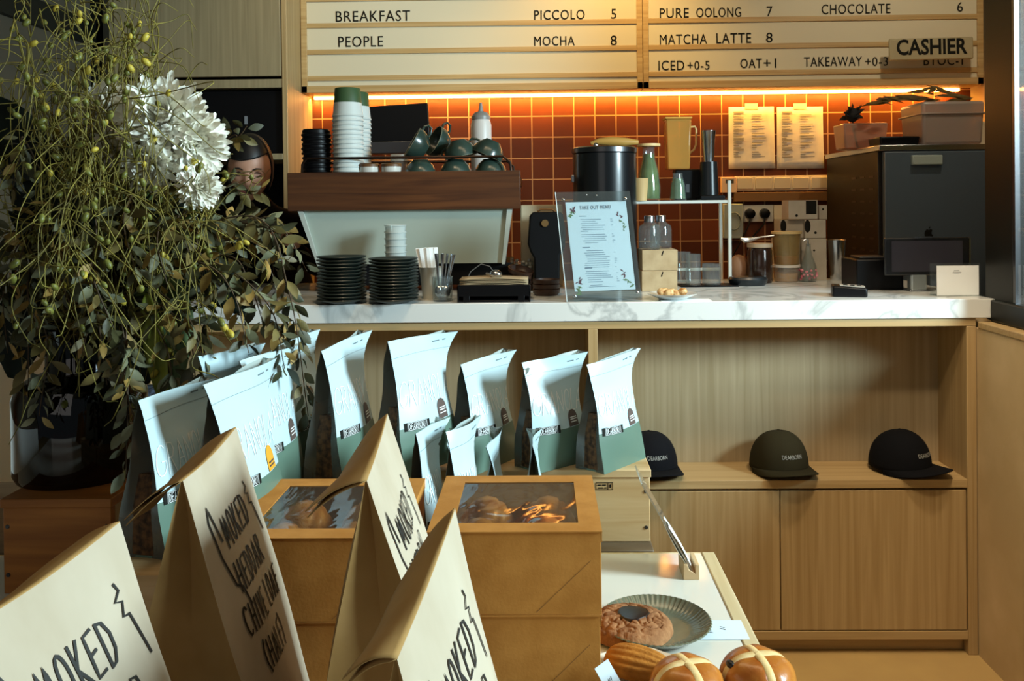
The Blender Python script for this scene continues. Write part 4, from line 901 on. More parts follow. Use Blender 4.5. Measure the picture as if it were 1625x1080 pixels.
# ------------------------------------------------------------------ caps on the counter shelf
def cap(label, px, rz, m, dy=.095, word=True, wd=.085, group='caps on the shelf'):
    t = thing('baseball_cap', label, 'cap', (X_(px, 745, YC+dy), YC+dy, .5203), rz); a, b_, h = .086, .092, .123
    def fn(u, v):
        an = 2*PI*u; e = v*PI/2*.985; r = math.cos(e)**.8; bl = math.sin(e)**.92
        x, y = a*r*math.cos(an), b_*r*math.sin(an); z = .012+(h-.012)*bl*(1.0 if math.sin(an) < 0 else 1-.10*math.sin(an)*r)
        k = 1-.012*max(0, math.cos(6*an))**12
        return (x*k, y*k, z)
    MB().grid(fn, 48, 14).build('crown', m, t, solid=.0015, angle=60)
    MB().ball((0, 0, h), .006, 10, 6, sq=(1, 1, .6)).build('button', m, t)
    def br(u, v):
        an = PI*(1.0+u); x0, y0 = a*math.cos(an), b_*math.sin(an); ex = .066*math.sin(PI*u)**.55; x = x0*(1+.10*v*math.sin(PI*u)); y = y0-ex*v
        return (x, y, .016+.010*math.sin(PI*u)-.016*v*(abs(math.cos(an))**2)*1.0+.006*v*math.sin(PI*u))
    MB().grid(br, 28, 6).build('brim', m, t, solid=.003, angle=70)
    if word:
        ob = text('lettering', 'DEARBORN', mat('cap_thread', 'C9CBC6', .7), t, (0, 0, 0), rot=(0, 0, 0), width=wd*.72, height=.0115, size=.012, depth=.0004)
        for v in ob.data.vertices:
            x, z = v.co.x-wd*.36, v.co.y+.058; q = 1-(x/a)**2-((z-.012)/(h-.012))**2*.8
            v.co = Vector((x, -b_*math.sqrt(max(q, .05))-.0035, z))
    return t
m_capblack = mat('cap_black', '0D0E12', .9, spec=.15); m_capolive = mat('cap_olive', '2B2718', .9, spec=.15)
cap('black baseball cap partly hidden behind the rightmost granola bag', 1030, .2, m_capblack)
cap('dark olive baseball cap in the middle of the open shelf', 1236, .22, m_capolive)
cap('black baseball cap at the wall end of the open shelf', 1428, .62, m_capblack)

# ------------------------------------------------------------------ the person working behind the counter
YP = 3.18
hd = at(397, 268, YP); ps = thing('person', 'person in black with round glasses bending behind the espresso machine', 'person', (hd.x, 3.62, 0)); o = ps.location.copy()
m_skin = mat('skin', 'B98A72', .5, sub=.1); m_hair = mat('black_hair', '0C0A0A', .5); m_cloth = mat('black_cloth', '0A0A0B', .9, spec=.1); m_lipc = mat('lips', '9A5A50', .5)
hc = Vector((hd.x, YP, hd.z+.0))-o
# one skinned body: legs, trunk, neck, arms
vs, es, rs = [], [], []
def vtx(p, r, par=None):
    vs.append(Vector(p)); rs.append(r)
    if par is not None: es.append((par, len(vs)-1))
    return len(vs)-1
pel = vtx((0, 0, .90), .14); w1 = vtx((0, -.06, 1.03), .125, pel); w2_ = vtx((0, -.18, 1.17), .135, w1); chst = vtx((0, -.28, 1.26), .13, w2_); nk_ = vtx(hc+Vector((0, .08, -.155)), .062, chst); nk2 = vtx(hc+Vector((0, .03, -.08)), .055, nk_)
hands = []
for sg in (-1, 1):
    h1_ = vtx((sg*.09, 0, .84), .10, pel); k1 = vtx((sg*.10, -.02, .48), .065, h1_); a1 = vtx((sg*.10, .02, .09), .045, k1); vtx((sg*.10, -.12, .035), .035, a1)
    s1 = vtx((sg*.17, -.28, 1.27), .07, chst); e1 = vtx((sg*.24, -.22, 1.06) if sg < 0 else (.20, -.24, 1.09), .045, s1); hn = vtx((sg*.14, -.50, 1.12) if sg < 0 else (.150, -.42, 1.20), .028, e1); hands.append((sg, vs[e1].copy(), vs[hn].copy()))
me = bpy.data.meshes.new('body'); me.from_pydata([tuple(v) for v in vs], es, []); me.materials.append(m_cloth)
ob = bpy.data.objects.new('body', me); C.objects.link(ob); ob.parent = ps
sk = ob.modifiers.new('skin', 'SKIN'); sk.use_smooth_shade = True
for v, r in zip(me.skin_vertices[0].data, rs): v.radius = (r, r*.85)
me.skin_vertices[0].data[pel].use_root = True
q = ob.modifiers.new('sub', 'SUBSURF'); q.levels = 2; q.render_levels = 2
# head with a face, looking down to the work
def head(u, v):
    an = 2*PI*u; e = (v-.5)*PI; x, y, z = .077*math.cos(e)*math.cos(an), .092*math.cos(e)*math.sin(an), .118*math.sin(e)
    f = max(0, -math.sin(an))*math.cos(e)
    if z < 0: x *= 1-.22*(z/.118)**2-.12*abs(z/.118); y *= 1-.08*abs(z/.118)
    if f > 0:
        y += -.020*math.exp(-((x/.011)**2+((z+.020)/.016)**2)) - .010*math.exp(-((x/.008)**2+((z-.004)/.022)**2))       # nose
        y += -.007*math.exp(-((x/.022)**2+((z+.056)/.010)**2)) - .006*math.exp(-((x/.02)**2+((z+.092)/.014)**2))        # lips, chin
        y += .009*(math.exp(-(((x-.031)/.015)**2+((z-.010)/.011)**2))+math.exp(-(((x+.031)/.015)**2+((z-.010)/.011)**2)))  # eye sockets
        y += -.004*math.exp(-((abs(x)-.042)/.016)**2-((z+.022)/.02)**2)
    return Vector((x, y, z))
TH = Matrix.Translation(hc) @ Euler((.38, .04, .22)).to_matrix().to_4x4()
hm = MB().grid(head, 56, 40, T=TH)
for sg in (-1, 1): hm.ball((0, 0, 0), .022, 12, 8, T=TH @ Matrix.Translation((sg*.072, .012, .0)) @ Matrix.Diagonal((.35, .7, 1.25, 1)))
hm.build('head', m_skin, ps, angle=180)
lm = MB(); lm.tube([(-.024, -.086, -.055), (-.01, -.0925, -.0525), (0, -.0925, -.054), (.01, -.0925, -.0525), (.024, -.086, -.055)], [.001, .0035, .003, .0035, .001], 8, T=TH); lm.tube([(-.022, -.086, -.0565), (0, -.0925, -.060), (.022, -.086, -.0565)], [.001, .004, .001], 8, T=TH); lm.build('lips', m_lipc, ps)
ey = MB()
for sg in (-1, 1): ey.tube([(sg*(.031-.014), -.0795, .004), (sg*.027, -.0815, .0015), (sg*.036, -.080, .0015), (sg*(.031+.014), -.073, .004)], [.0008, .0016, .0016, .0008], 6, T=TH)
ey.build('eyelashes', mat('eye_dark', '2A1E18', .2), ps)
bw = MB()
for sg in (-1, 1): bw.tube([(sg*.014, -.086, .026), (sg*.03, -.084, .031), (sg*.047, -.073, .027)], [.002, .003, .0015], 6, T=TH); bw.tube([(sg*.016, -.082, .012), (sg*.031, -.0815, .016), (sg*.045, -.073, .010)], [.001, .002, .001], 6, T=TH)
bw.build('eyebrows', m_hair, ps)
gm = MB()
for sg in (-1, 1):
    gm.tube([(sg*.033+.0265*math.cos(t*.3142), -.096+.010*abs(.0265*math.cos(t*.3142)*sg+.033-.02)/.03, .006+.0235*math.sin(t*.3142)) for t in range(21)], .0016, 6, T=TH); gm.tube([(sg*.0595, -.082, .010), (sg*.072, -.03, .014), (sg*.076, .02, .012)], .0016, 6, T=TH)
gm.tube([(-.007, -.098, .010), (0, -.101, .013), (.007, -.098, .010)], .0015, 6, T=TH); gm.build('glasses', mat('glasses_gold', '8A6A44', .3, metal=.6), ps)
hr = MB()
def hair(u, v):
    an = 2*PI*u; lo = (-.62 if math.sin(an) > -.3 else .50+.10*math.cos(an)) ; e = lo*1.0+(PI/2-lo)*v
    fr_ = 1.0 if math.sin(an) > -.25 else 1.0
    return Vector((.081*math.cos(e)*math.cos(an), .006+.101*math.cos(e)*math.sin(an), .128*math.sin(e)))
hr.grid(hair, 48, 16, T=TH); hr.ball((0, .10, .05), .038, 14, 10, T=TH); hr.build('hair', m_hair, ps, solid=.004)
# hands: palm, four fingers, a thumb leaving the palm's side
def hand(name, wrist, elbow, sg):
    d = (wrist-elbow).normalized(); up = Vector((0, 0, 1)); sd = d.cross(up).normalized(); nn = sd.cross(d).normalized()
    V, E, Rr = [], [], []
    def a_(p, r, par=None):
        V.append(p); Rr.append(r)
        if par is not None: E.append((par, len(V)-1))
        return len(V)-1
    w0 = a_(wrist-d*.01, .024); p0 = a_(wrist+d*.03, .027, w0); p1 = a_(wrist+d*.06, .025, p0)
    for k, (off, ln) in enumerate(((-.030, .066), (-.010, .076), (.010, .072), (.029, .056))):
        b0_ = a_(wrist+d*.078+sd*off, .010, p1); b1 = a_(V[b0_]+d*ln*.45-nn*ln*.12, .0088, b0_); b2 = a_(V[b1]+d*ln*.25-nn*ln*.25, .0078, b1); a_(V[b2]-nn*ln*.28+d*ln*.08, .0068, b2)
    t0 = a_(wrist+d*.030-sd*sg*.034, .012, p0); t1 = a_(V[t0]+d*.028-sd*sg*.016-nn*.008, .0098, t0); a_(V[t1]+d*.024-nn*.012, .0082, t1)
    me = bpy.data.meshes.new(name); me.from_pydata([tuple(v) for v in V], E, []); me.materials.append(m_skin); ob = bpy.data.objects.new(name, me); C.objects.link(ob); ob.parent = ps
    k_ = ob.modifiers.new('skin', 'SKIN'); k_.use_smooth_shade = True
    for v, r in zip(me.skin_vertices[0].data, Rr): v.radius = (r, r*.75 if r > .02 else r)
    me.skin_vertices[0].data[0].use_root = True; q = ob.modifiers.new('sub', 'SUBSURF'); q.levels = 1; q.render_levels = 2
for sg, e_, h_ in hands: hand('hand', h_, e_, sg)
# ------------------------------------------------------------------ display table in the foreground
ZD = .75
m_ash = wood('ash_edge', 'D8C49C', 'BFA678', 'y', 60, 2.5, .5)
m_top = mat('white_laminate', 'E2DDD0', 0.10, coat=.6)
YD = 1.492; XD = .285
dt = thing('display_table', 'white gloss display table with pale wooden edge carrying boxes and pastries', 'table', (-.45, .95, 0)); o = dt.location.copy()
def D(name, m, x0, x1, y0, y1, z0, z1, bevel=.002): return MB().bx(x0, x1, y0, y1, z0, z1).build(name, m, dt, bevel=bevel, origin=o)
D('tabletop', m_top, -1.25, XD-.022, .30, YD-.002, ZD-.03, ZD)
D('edge_strip', m_ash, XD-.022, XD, .30, YD, ZD-.034, ZD+.001)
D('edge_strip', m_ash, -1.25, XD-.022, YD-.002, YD+.004, ZD-.034, ZD-.0005)
D('apron', m_ash, -1.22, XD-.03, YD-.04, YD-.02, ZD-.12, ZD-.034)
for lx in (-1.2, XD-.06):
    for ly in (.36, YD-.06): D('leg', m_ash, lx-.025, lx+.025, ly-.025, ly+.025, 0, ZD-.034)
XB = X_(1034, 865, 1.54)
bn2 = thing('back_bench', 'low oak bench behind the display table under the pine crates', 'bench', (-.5, 1.75, 0)); o2 = bn2.location.copy()
m_bench = wood('dark_bench', '6F5C45', '5C4A36', 'x', 50, 2, .5)
MB().bx(-1.25, XB, YD+.012, 1.90, ZD-.03, ZD-.001).build('bench_top', m_bench, bn2, bevel=.002, origin=o2)
for lx in (-1.2, XB-.06):
    for ly in (1.56, 1.85): MB().bx(lx-.02, lx+.02, ly-.02, ly+.02, 0, ZD-.03).build('leg', m_bench, bn2, bevel=.002, origin=o2)

# ------------------------------------------------------------------ pine crates
def crate(label, x0, x1, y0, y1, z0, h, mf, ms_, lid=True, marks=()):
    t = thing('wooden_crate', label, 'crate', ((x0+x1)/2, y0, z0), group='pine crates'); o = t.location.copy()
    q = .014
    MB().bx(x0, x1, y0, y0+q, z0, z0+h-q).build('front_board', mf, t, bevel=.0015, origin=o)
    MB().bx(x0, x1, y1-q, y1, z0, z0+h-q).build('back_board', mf, t, bevel=.0015, origin=o)
    for a in (x0, x1-q): MB().bx(a, a+q, y0+q, y1-q, z0, z0+h-q).build('side_board', ms_, t, bevel=.001, origin=o)
    MB().bx(x0-.003, x1+.002, y0-.003, y1+.002, z0+h-q, z0+h).build('lid', mf, t, bevel=.0015, origin=o)
    for zz in (.22, .78):
        for a in (x0+.007, x1-.007):
            MB().lathe([(0, 0), (.0035, 0), (.003, .0012), (0, .0012)], 12, Matrix.Translation((a-o.x, y0-o.y, zz*(h-q))) @ Matrix.Rotation(PI/2, 4, 'X')).build('screw', m_darksteel, t)
    return t
ZC = .877
cR = crate('pale pine crate at the table end under the three granola bags', -.187, XB-.002, 1.54, 1.80, ZD, ZC-ZD, m_pine, m_pine_side)
b = MB()
mx, mz = X_(959, 771, 1.54)-cR.location.x, Z_(959, 771, 1.54)-ZD
for x0, x1, z0, z1 in ((-.015, .0152, -.0065, -.0055), (-.015, .0152, .0055, .0065), (-.015, -.014, -.006, .006), (.0142, .0152, -.006, .006), (.006, .007, -.006, .006), (-.012, -.006, .001, .003), (-.004, .003, .001, .003), (-.011, -.002, -.004, -.002), (.0, .004, -.004, -.002), (.009, .012, -.003, .003)): b.bx(mx+x0, mx+x1, -.0006, .0002, mz+z0, mz+z1)
b.build('burnt_stamp', m_ink, cR, smooth=False)
cV = crate('orange pine crate at the table end carrying the dark glass vase', -.835, -.667, 1.34, 1.70, ZD, .147, m_pine_orange, m_pine_side)  # paler side boards have the daylight on that side put into their colour
b = MB(); r9 = random.Random(2)
for k in range(6): b.bx(.0835, .0843, .10+k*.022, .112+k*.022, .05, .05+r9.uniform(.018, .026)); b.bx(.0835, .0843, .10+k*.022, .115+k*.022, .085, .09)
b.build('faded_stencil', mat('faded_ink', '55452C', .8), cV, smooth=False)
ZL = ZD+.147
crate('pine crate behind the left kraft boxes under the yellow badge granola', -.575, -.398, 1.06, 1.28, ZD, .147, m_pine, m_pine_side)
crate('wide pine crate behind the kraft boxes under the tall granola bags', -.575, -.195, 1.286, 1.535, ZD, .147, m_pine, m_pine_side)
pb = tag(MB().bx(-.19, .02, 1.272, 1.36, 0, .045).build('pine_block', m_pine, bevel=.002, origin=(-.08, 1.3, 0)), 'low pine block behind the right kraft boxes', 'block'); pb.location = (-.08, 1.3, ZD)

# ------------------------------------------------------------------ granola bags
m_gtop = mat('bag_pale_blue', 'C0D6DB', 0.32, coat=.15, bump=.12, bscale=(18, 18, 18)); m_ggreen = mat('bag_sage', '60796A', 0.35, coat=.15, bump=.12, bscale=(18, 18, 18))
m_gwhite = mat('bag_white_print', 'F4F6F4', .4); m_gline = mat('bag_silver_print', 'C9D4D4', .4)
m_gbrown = mat('badge_brown', '5A4A44', .5); m_gyellow = mat('badge_orange', 'E0A030', .5); m_gran = mat('granola', '6B4A2A', .8, col2='2E1E10', nscale=(120, 120, 120), bump=.9, bscale=(150, 150, 150))
m_gfilm = film('bag_side_film', '9A9C92', .72, .2); m_gback = mat('bag_back', 'A9B3AE', .4)
GB = .36
def gbag(label, px, py, z, rz, w=.145, h=.22, d=.07, badge=None, seed=0, Y=None, X=None, tilt=0.0, yaw_only=None):
    rg = random.Random(100+seed)
    if X is None:
        p = on(px, py, z); X, Y = p.x, p.y
    t = thing('granola_bag', label, 'bag', (X, Y, z), group='granola bags', rot=(0, tilt, rz))
    ph, amp, curl = rg.uniform(0, 6), rg.uniform(.004, .008), rg.uniform(.010, .022)
    def front(u, v):
        k = max(0.0, min(1.0, (v-.30)/.55)); nar = 1-.10*math.sin(PI*k)-.03*v
        x = w*(.5+(u-.5)*nar)+curl*max(0, (v-.72)/.28)**2*(u*1.2-.1)-.006*math.sin(PI*v)
        y = d*.5*v**1.25 - .012*math.sin(PI*min(1, v/.75))*math.sin(PI*u)*(1 if v < .75 else 1) - amp*math.sin(5*u+ph+3*v)*max(0, v-.6)*2.0
        y -= .016*max(0, (v-.80)/.2)**2*(u-.3)
        z_ = h*v*(1+.0)+.012*(v**6)*(u-.5)*rg_t
        return Vector((x, y, z_))
    rg_t = rg.uniform(-.5, 1.0)
    def fsurf(a, b):
        u, v = a/w, b/h; p = front(u, v); du = front(u+.01, v)-p; dv = front(u, v+.01)-p
        return p, du.cross(dv).normalized()
    def back(u, v): q = front(u, v); return Vector((q.x, d-(q.y if v < .999 else q.y)*1.0 if v < 1 else q.y, q.z)) if v < .985 else Vector((q.x, q.y+.0015, q.z))
    fm = MB(); nv = 25
    fm.grid(lambda u, v: front(u, v), 12, nv, matfn=lambda u, v: 1 if v < GB else 0)
    fm.build('front_panel', [m_gtop, m_ggreen], t, angle=180)
    def bk(u, v): q = front(u, v); yb = d-q.y*1.0; yb = max(yb, q.y+.0012); return Vector((q.x, yb, q.z))
    MB().grid(bk, 8, 16, matfn=lambda u, v: 0).build('back_panel', m_gback, t, angle=180)
    for sg, u0 in ((-1, 0.0), (1, 1.0)):
        def gus(a, v):
            f, b_ = front(u0, v), bk(u0, v); m_ = (f+b_)/2; m_.x += -sg*(.006+.020*v)*(1 if v < .97 else .2)
            return f*(1-2*a)+m_*(2*a) if a < .5 else m_*(2-2*a)+b_*(2*a-1)
        MB().grid(gus, 4, 16).build('side_film', m_gfilm, t, angle=50)
    cont = MB(); fz = .50+rg.uniform(-.05, .06)
    def cn_(u, v):
        an = 2*PI*u; vv = v*fz; f0, f1, b0, b1 = front(0, vv), front(1, vv), bk(0, vv), bk(1, vv)
        c = (f0+f1+b0+b1)/4; ex, ey = (f1.x-f0.x)*.485-.012*vv, max((b0.y-f0.y)*.47, .003)
        sx = math.copysign(abs(math.cos(an))**.5, math.cos(an)); sy = math.copysign(abs(math.sin(an))**.5, math.sin(an))
        return Vector((c.x+sx*ex, c.y+sy*ey, .004+vv*h))
    cont.grid(cn_, 24, 10); cont.grid(lambda u, v: cn_(u, 1)*(1-v)+Vector((w/2, d/2, fz*h+.006))*v, 24, 2)
    cont.build('granola_fill', m_gran, t, angle=180)
    MB().bx(.004, w-.004, .003, d-.003, 0, .003).build('base', m_ggreen, t)
    # printing
    st, _ = stroke_text('GRANOLA', 0, 0, 1, slant=.16, adv=.12, wide=.62)
    mxx = max(q[0] for s_ in st for q in s_); hh = h*.185
    st = [[(q[0]/mxx*w*.97+.002, h*.51+q[1]*hh) for q in s_] for s_ in st]
    pm = MB(); strokes(pm, fsurf, st, .0015); pm.build('lettering', m_gwhite, t, smooth=False)
    bd = MB(); bw, bh = w*.21, h*.155; u0 = w*.74; prof = [(u0-bw/2, GB*h+.001), (u0+bw/2, GB*h+.001)]+[(u0+bw/2*math.cos(a*PI/12), GB*h+bh-bw/2+bw/2*math.sin(a*PI/12)) for a in range(0, 13)]
    ps_ = [fsurf(*q) for q in prof]; cc_ = fsurf(u0, GB*h+bh*.45); vsb = [p+n*.0009 for p, n in ps_]+[cc_[0]+cc_[1]*.0012]
    nn = len(ps_); bd.add(vsb, [(i, (i+1) % nn, nn) for i in range(nn)]); bd.build('badge', m_gyellow if badge == 'y' else m_gbrown, t, smooth=False)
    tm = MB(); strokes(tm, fsurf, [[(u0-bw*.32, GB*h+bh*f), (u0+bw*.32, GB*h+bh*f)] for f in ((.30, .45, .56) if badge != 'y' else (.22, .36))], .0017 if badge != 'y' else .002, .0016); tm.build('badge_text', m_gwhite if badge != 'y' else m_gbrown, t, smooth=False)
    tm = MB(); tw, tz = w*.30, GB*h+.002; x0 = w*.10
    strokes(tm, fsurf, [[(x0, tz), (x0+tw, tz)]], .0135, .0009); tm.build('name_tag', m_ink, t, smooth=False)
    ds, _ = stroke_text('DEARBORN', 0, 0, 1, slant=0, adv=.2, wide=.8); mxx = max(q[0] for s_ in ds for q in s_)
    tm = MB(); strokes(tm, fsurf, [[(x0+.003+q[0]/mxx*(tw-.006), tz-.0045+q[1]*.009) for q in s_] for s_ in ds], .0008, .0014)
    strokes(tm, fsurf, [[(x0+.001, tz-.0058), (x0+tw-.001, tz-.0058), (x0+tw-.001, tz+.0058), (x0+.001, tz+.0058), (x0+.001, tz-.0058)]], .0006, .0014); tm.build('name_text', m_gwhite, t, smooth=False)
    tm = MB(); strokes(tm, fsurf, [[(w*.70, h*.945), (w*.78, h*.948)], [(w*.84, h*.951), (w*.865, h*.953)]], .0022, .0009); strokes(tm, fsurf, [[(.001, h*.875), (w*.985, h*.885)]], .0006, .0006); tm.build('seal_marks', mat('seal_grey', '6F7F84', .5), t, smooth=False)
    return t
R_ = math.radians
gbag('pale blue granola bag at the free end of the pale crate, fully lit green base', 959, 753, ZC, R_(50), .128, .190, .062, seed=1)
gbag('pale blue granola bag in the middle of three on the pale crate', 852, 752, ZC, R_(40), .128, .190, .062, seed=2)
gbag('pale blue granola bag nearest the tall bags on the pale crate', 757, 753, ZC, R_(57), .128, .190, .062, seed=3)
gbag('tall granola bag standing just left of the pale crate, behind the brown bag flap', 0, 0, ZL, R_(57), seed=4, X=-.226, Y=1.425)
gbag('tall granola bag second from the pale crate, shadowed on its upper half', 0, 0, ZL, R_(77), seed=5, X=-.318, Y=1.385)
gbag('tall granola bag at the rear under the drooping leaves', 0, 0, ZL, R_(78), seed=6, X=-.405, Y=1.41)
gbag('granola bag with the orange yellow badge, in front of the tall bags', 0, 0, ZL, R_(82), seed=7, X=-.392, Y=1.115, badge='y', w=.15)
gbag('granola bag with a brown badge peeking out behind the yellow badge bag', 0, 0, ZL, R_(80), seed=8, X=-.412, Y=1.275, d=.05)
gbag('granola bag half hidden by leaves, furthest back beside the vase', 0, 0, ZL, R_(78), seed=9, X=-.482, Y=1.30, d=.05)
gbag('granola bag nearest the vase, its upper half in shade', 0, 0, ZL, R_(80), seed=10, X=-.478, Y=1.10, h=.20, d=.07)
gbag('granola bag leaning behind the kraft boxes, seen along its edge', 0, 0, ZD+.045, R_(72), seed=11, X=-.165, Y=1.275, h=.215, d=.045, w=.07)
gbag('narrow granola bag behind the gap between the two kraft box stacks', 0, 0, ZD+.045, R_(66), seed=12, X=-.118, Y=1.285, h=.215, d=.045, w=.07)
for k, (px, ds) in enumerate(((742, 'nearest the box stack gap'), (806, 'in the middle of three edge on bags'), (872, 'nearest the crate stamp'))):
    gbag('granola bag edge on behind the kraft boxes, '+ds, 0, 0, ZD, R_(90), seed=13+k, X=X_(px, 730, 1.39), Y=1.375, h=.212, d=.05, w=.115)

# ------------------------------------------------------------------ kraft pastry boxes
m_kraft_in = mat('kraft_inside', '9A6B36', .8); m_win = film('box_window', 'C9B79C', .94, .05, bump=.22, bscale=(14, 5, 9), gloss=.45); m_crease = mat('crease_dark', '7A5228', .8)
m_crust = mat('croissant', 'B4712C', .45, col2='E0AE68', nscale=(26, 60, 26), bump=.3, coat=.25)
BH = .0995
def pastry_box(label, x0, x1, y0, y1, z0, croissant=True):
    w, d, h = x1-x0, y1-y0, BH; t = thing('pastry_box', label, 'box', ((x0+x1)/2, y0, z0), group='kraft pastry boxes')
    q = .0012; b = MB(); X0, X1 = -w/2, w/2
    b.bx(X0, X1, 0, d, 0, q); b.bx(X0, X1, 0, q, q, h); b.bx(X0, X1, d-q, d, q, h); b.bx(X0, X0+q, q, d-q, q, h); b.bx(X1-q, X1, q, d-q, q, h)
    b.build('tray', m_kraft, t, bevel=.0006)
    l = MB(); a0, a1, e0, e1 = X0+w*.135, X1-w*.125, d*.13, d*.87; zt = h
    def ring(z): return [(X0-.0015, -.0015, z), (X1+.0015, -.0015, z), (X1+.0015, d+.0015, z), (X0-.0015, d+.0015, z), (a0, e0, z), (a1, e0, z), (a1, e1, z), (a0, e1, z)]
    l.add(ring(zt)+ring(zt+.0014), [(8, 9, 13, 12), (9, 10, 14, 13), (10, 11, 15, 14), (11, 8, 12, 15), (0, 4, 5, 1), (1, 5, 6, 2), (2, 6, 7, 3), (3, 7, 4, 0), (0, 1, 9, 8), (1, 2, 10, 9), (2, 3, 11, 10), (3, 0, 8, 11), (4, 12, 13, 5), (5, 13, 14, 6), (6, 14, 15, 7), (7, 15, 12, 4)])
    l.bx(X1+.0003, X1+.0013, 0, d, zt-.012, zt); l.bx(X0-.0013, X0-.0003, 0, d, zt-.012, zt)
    l.build('lid', m_kraft, t, smooth=False)
    if croissant:
        MB().grid(lambda u, v: (a0+(a1-a0)*u, e0+(e1-e0)*v, zt+.0003-.003*math.sin(PI*u)*math.sin(PI*v)), 12, 12).build('window', m_win, t)
    c = MB(); xx = w*.12; c.add([(xx, -.0004, .004), (xx+.0008, -.0004, .004), (X1-.012, -.0004, h*.66), (X1-.0128, -.0004, h*.66)], [(0, 1, 2, 3)]); c.build('crease', m_crease, t, smooth=False)
    if croissant:
        for k, (cx, cy, ln, lab) in enumerate(((-w*.22, d*.32, .078, 'front left'), (w*.19, d*.33, .085, 'front right'), (-w*.2, d*.7, .08, 'rear left'), (w*.2, d*.7, .08, 'rear right'))):
            m = MB(); n = 30; pts = []; rr_ = []
            for i in range(n+1):
                f = i/n; a = (f-.5)*1.5; pts.append((cx+ln*.62*math.sin(a), cy+.03*(1-math.cos(a))-.01, .075-.012*abs(f-.5)*2)); rr_.append((.006+.024*math.sin(PI*f)**.8)*(1+.10*abs(math.sin(f*PI*5))))
            for i in range(n+1): pts[i] = (pts[i][0], pts[i][1], max(rr_[i]+.018, pts[i][2]-.012))
            m.tube(pts, rr_, 14)
            cr_ = thing('croissant', f'golden croissant under the box window {"beside the cookie plate" if x0 > -.2 else "between the bread bags"}, {lab} piece', 'croissant', (t.location.x, t.location.y, z0+.012), group='croissants in the boxes'); m.build('crust', m_crust, cr_, origin=(0, 0, .012), angle=180)
            pl_ = None
    return t
yb0, yb1 = 1.047, 1.262
pastry_box('lower kraft box of the stack beside the cookie plate', -.138, .064, yb0+.001, yb1, ZD, False)
pastry_box('upper kraft window box of the stack beside the cookie plate', -.140, .066, yb0, yb1, ZD+BH+.0015)
pastry_box('lower kraft box of the stack between the brown bread bags', -.384, -.174, 1.032, 1.252, ZD, False)
pastry_box('upper kraft window box of the stack between the brown bread bags', -.385, -.172, 1.03, 1.252, ZD+BH+.0015)

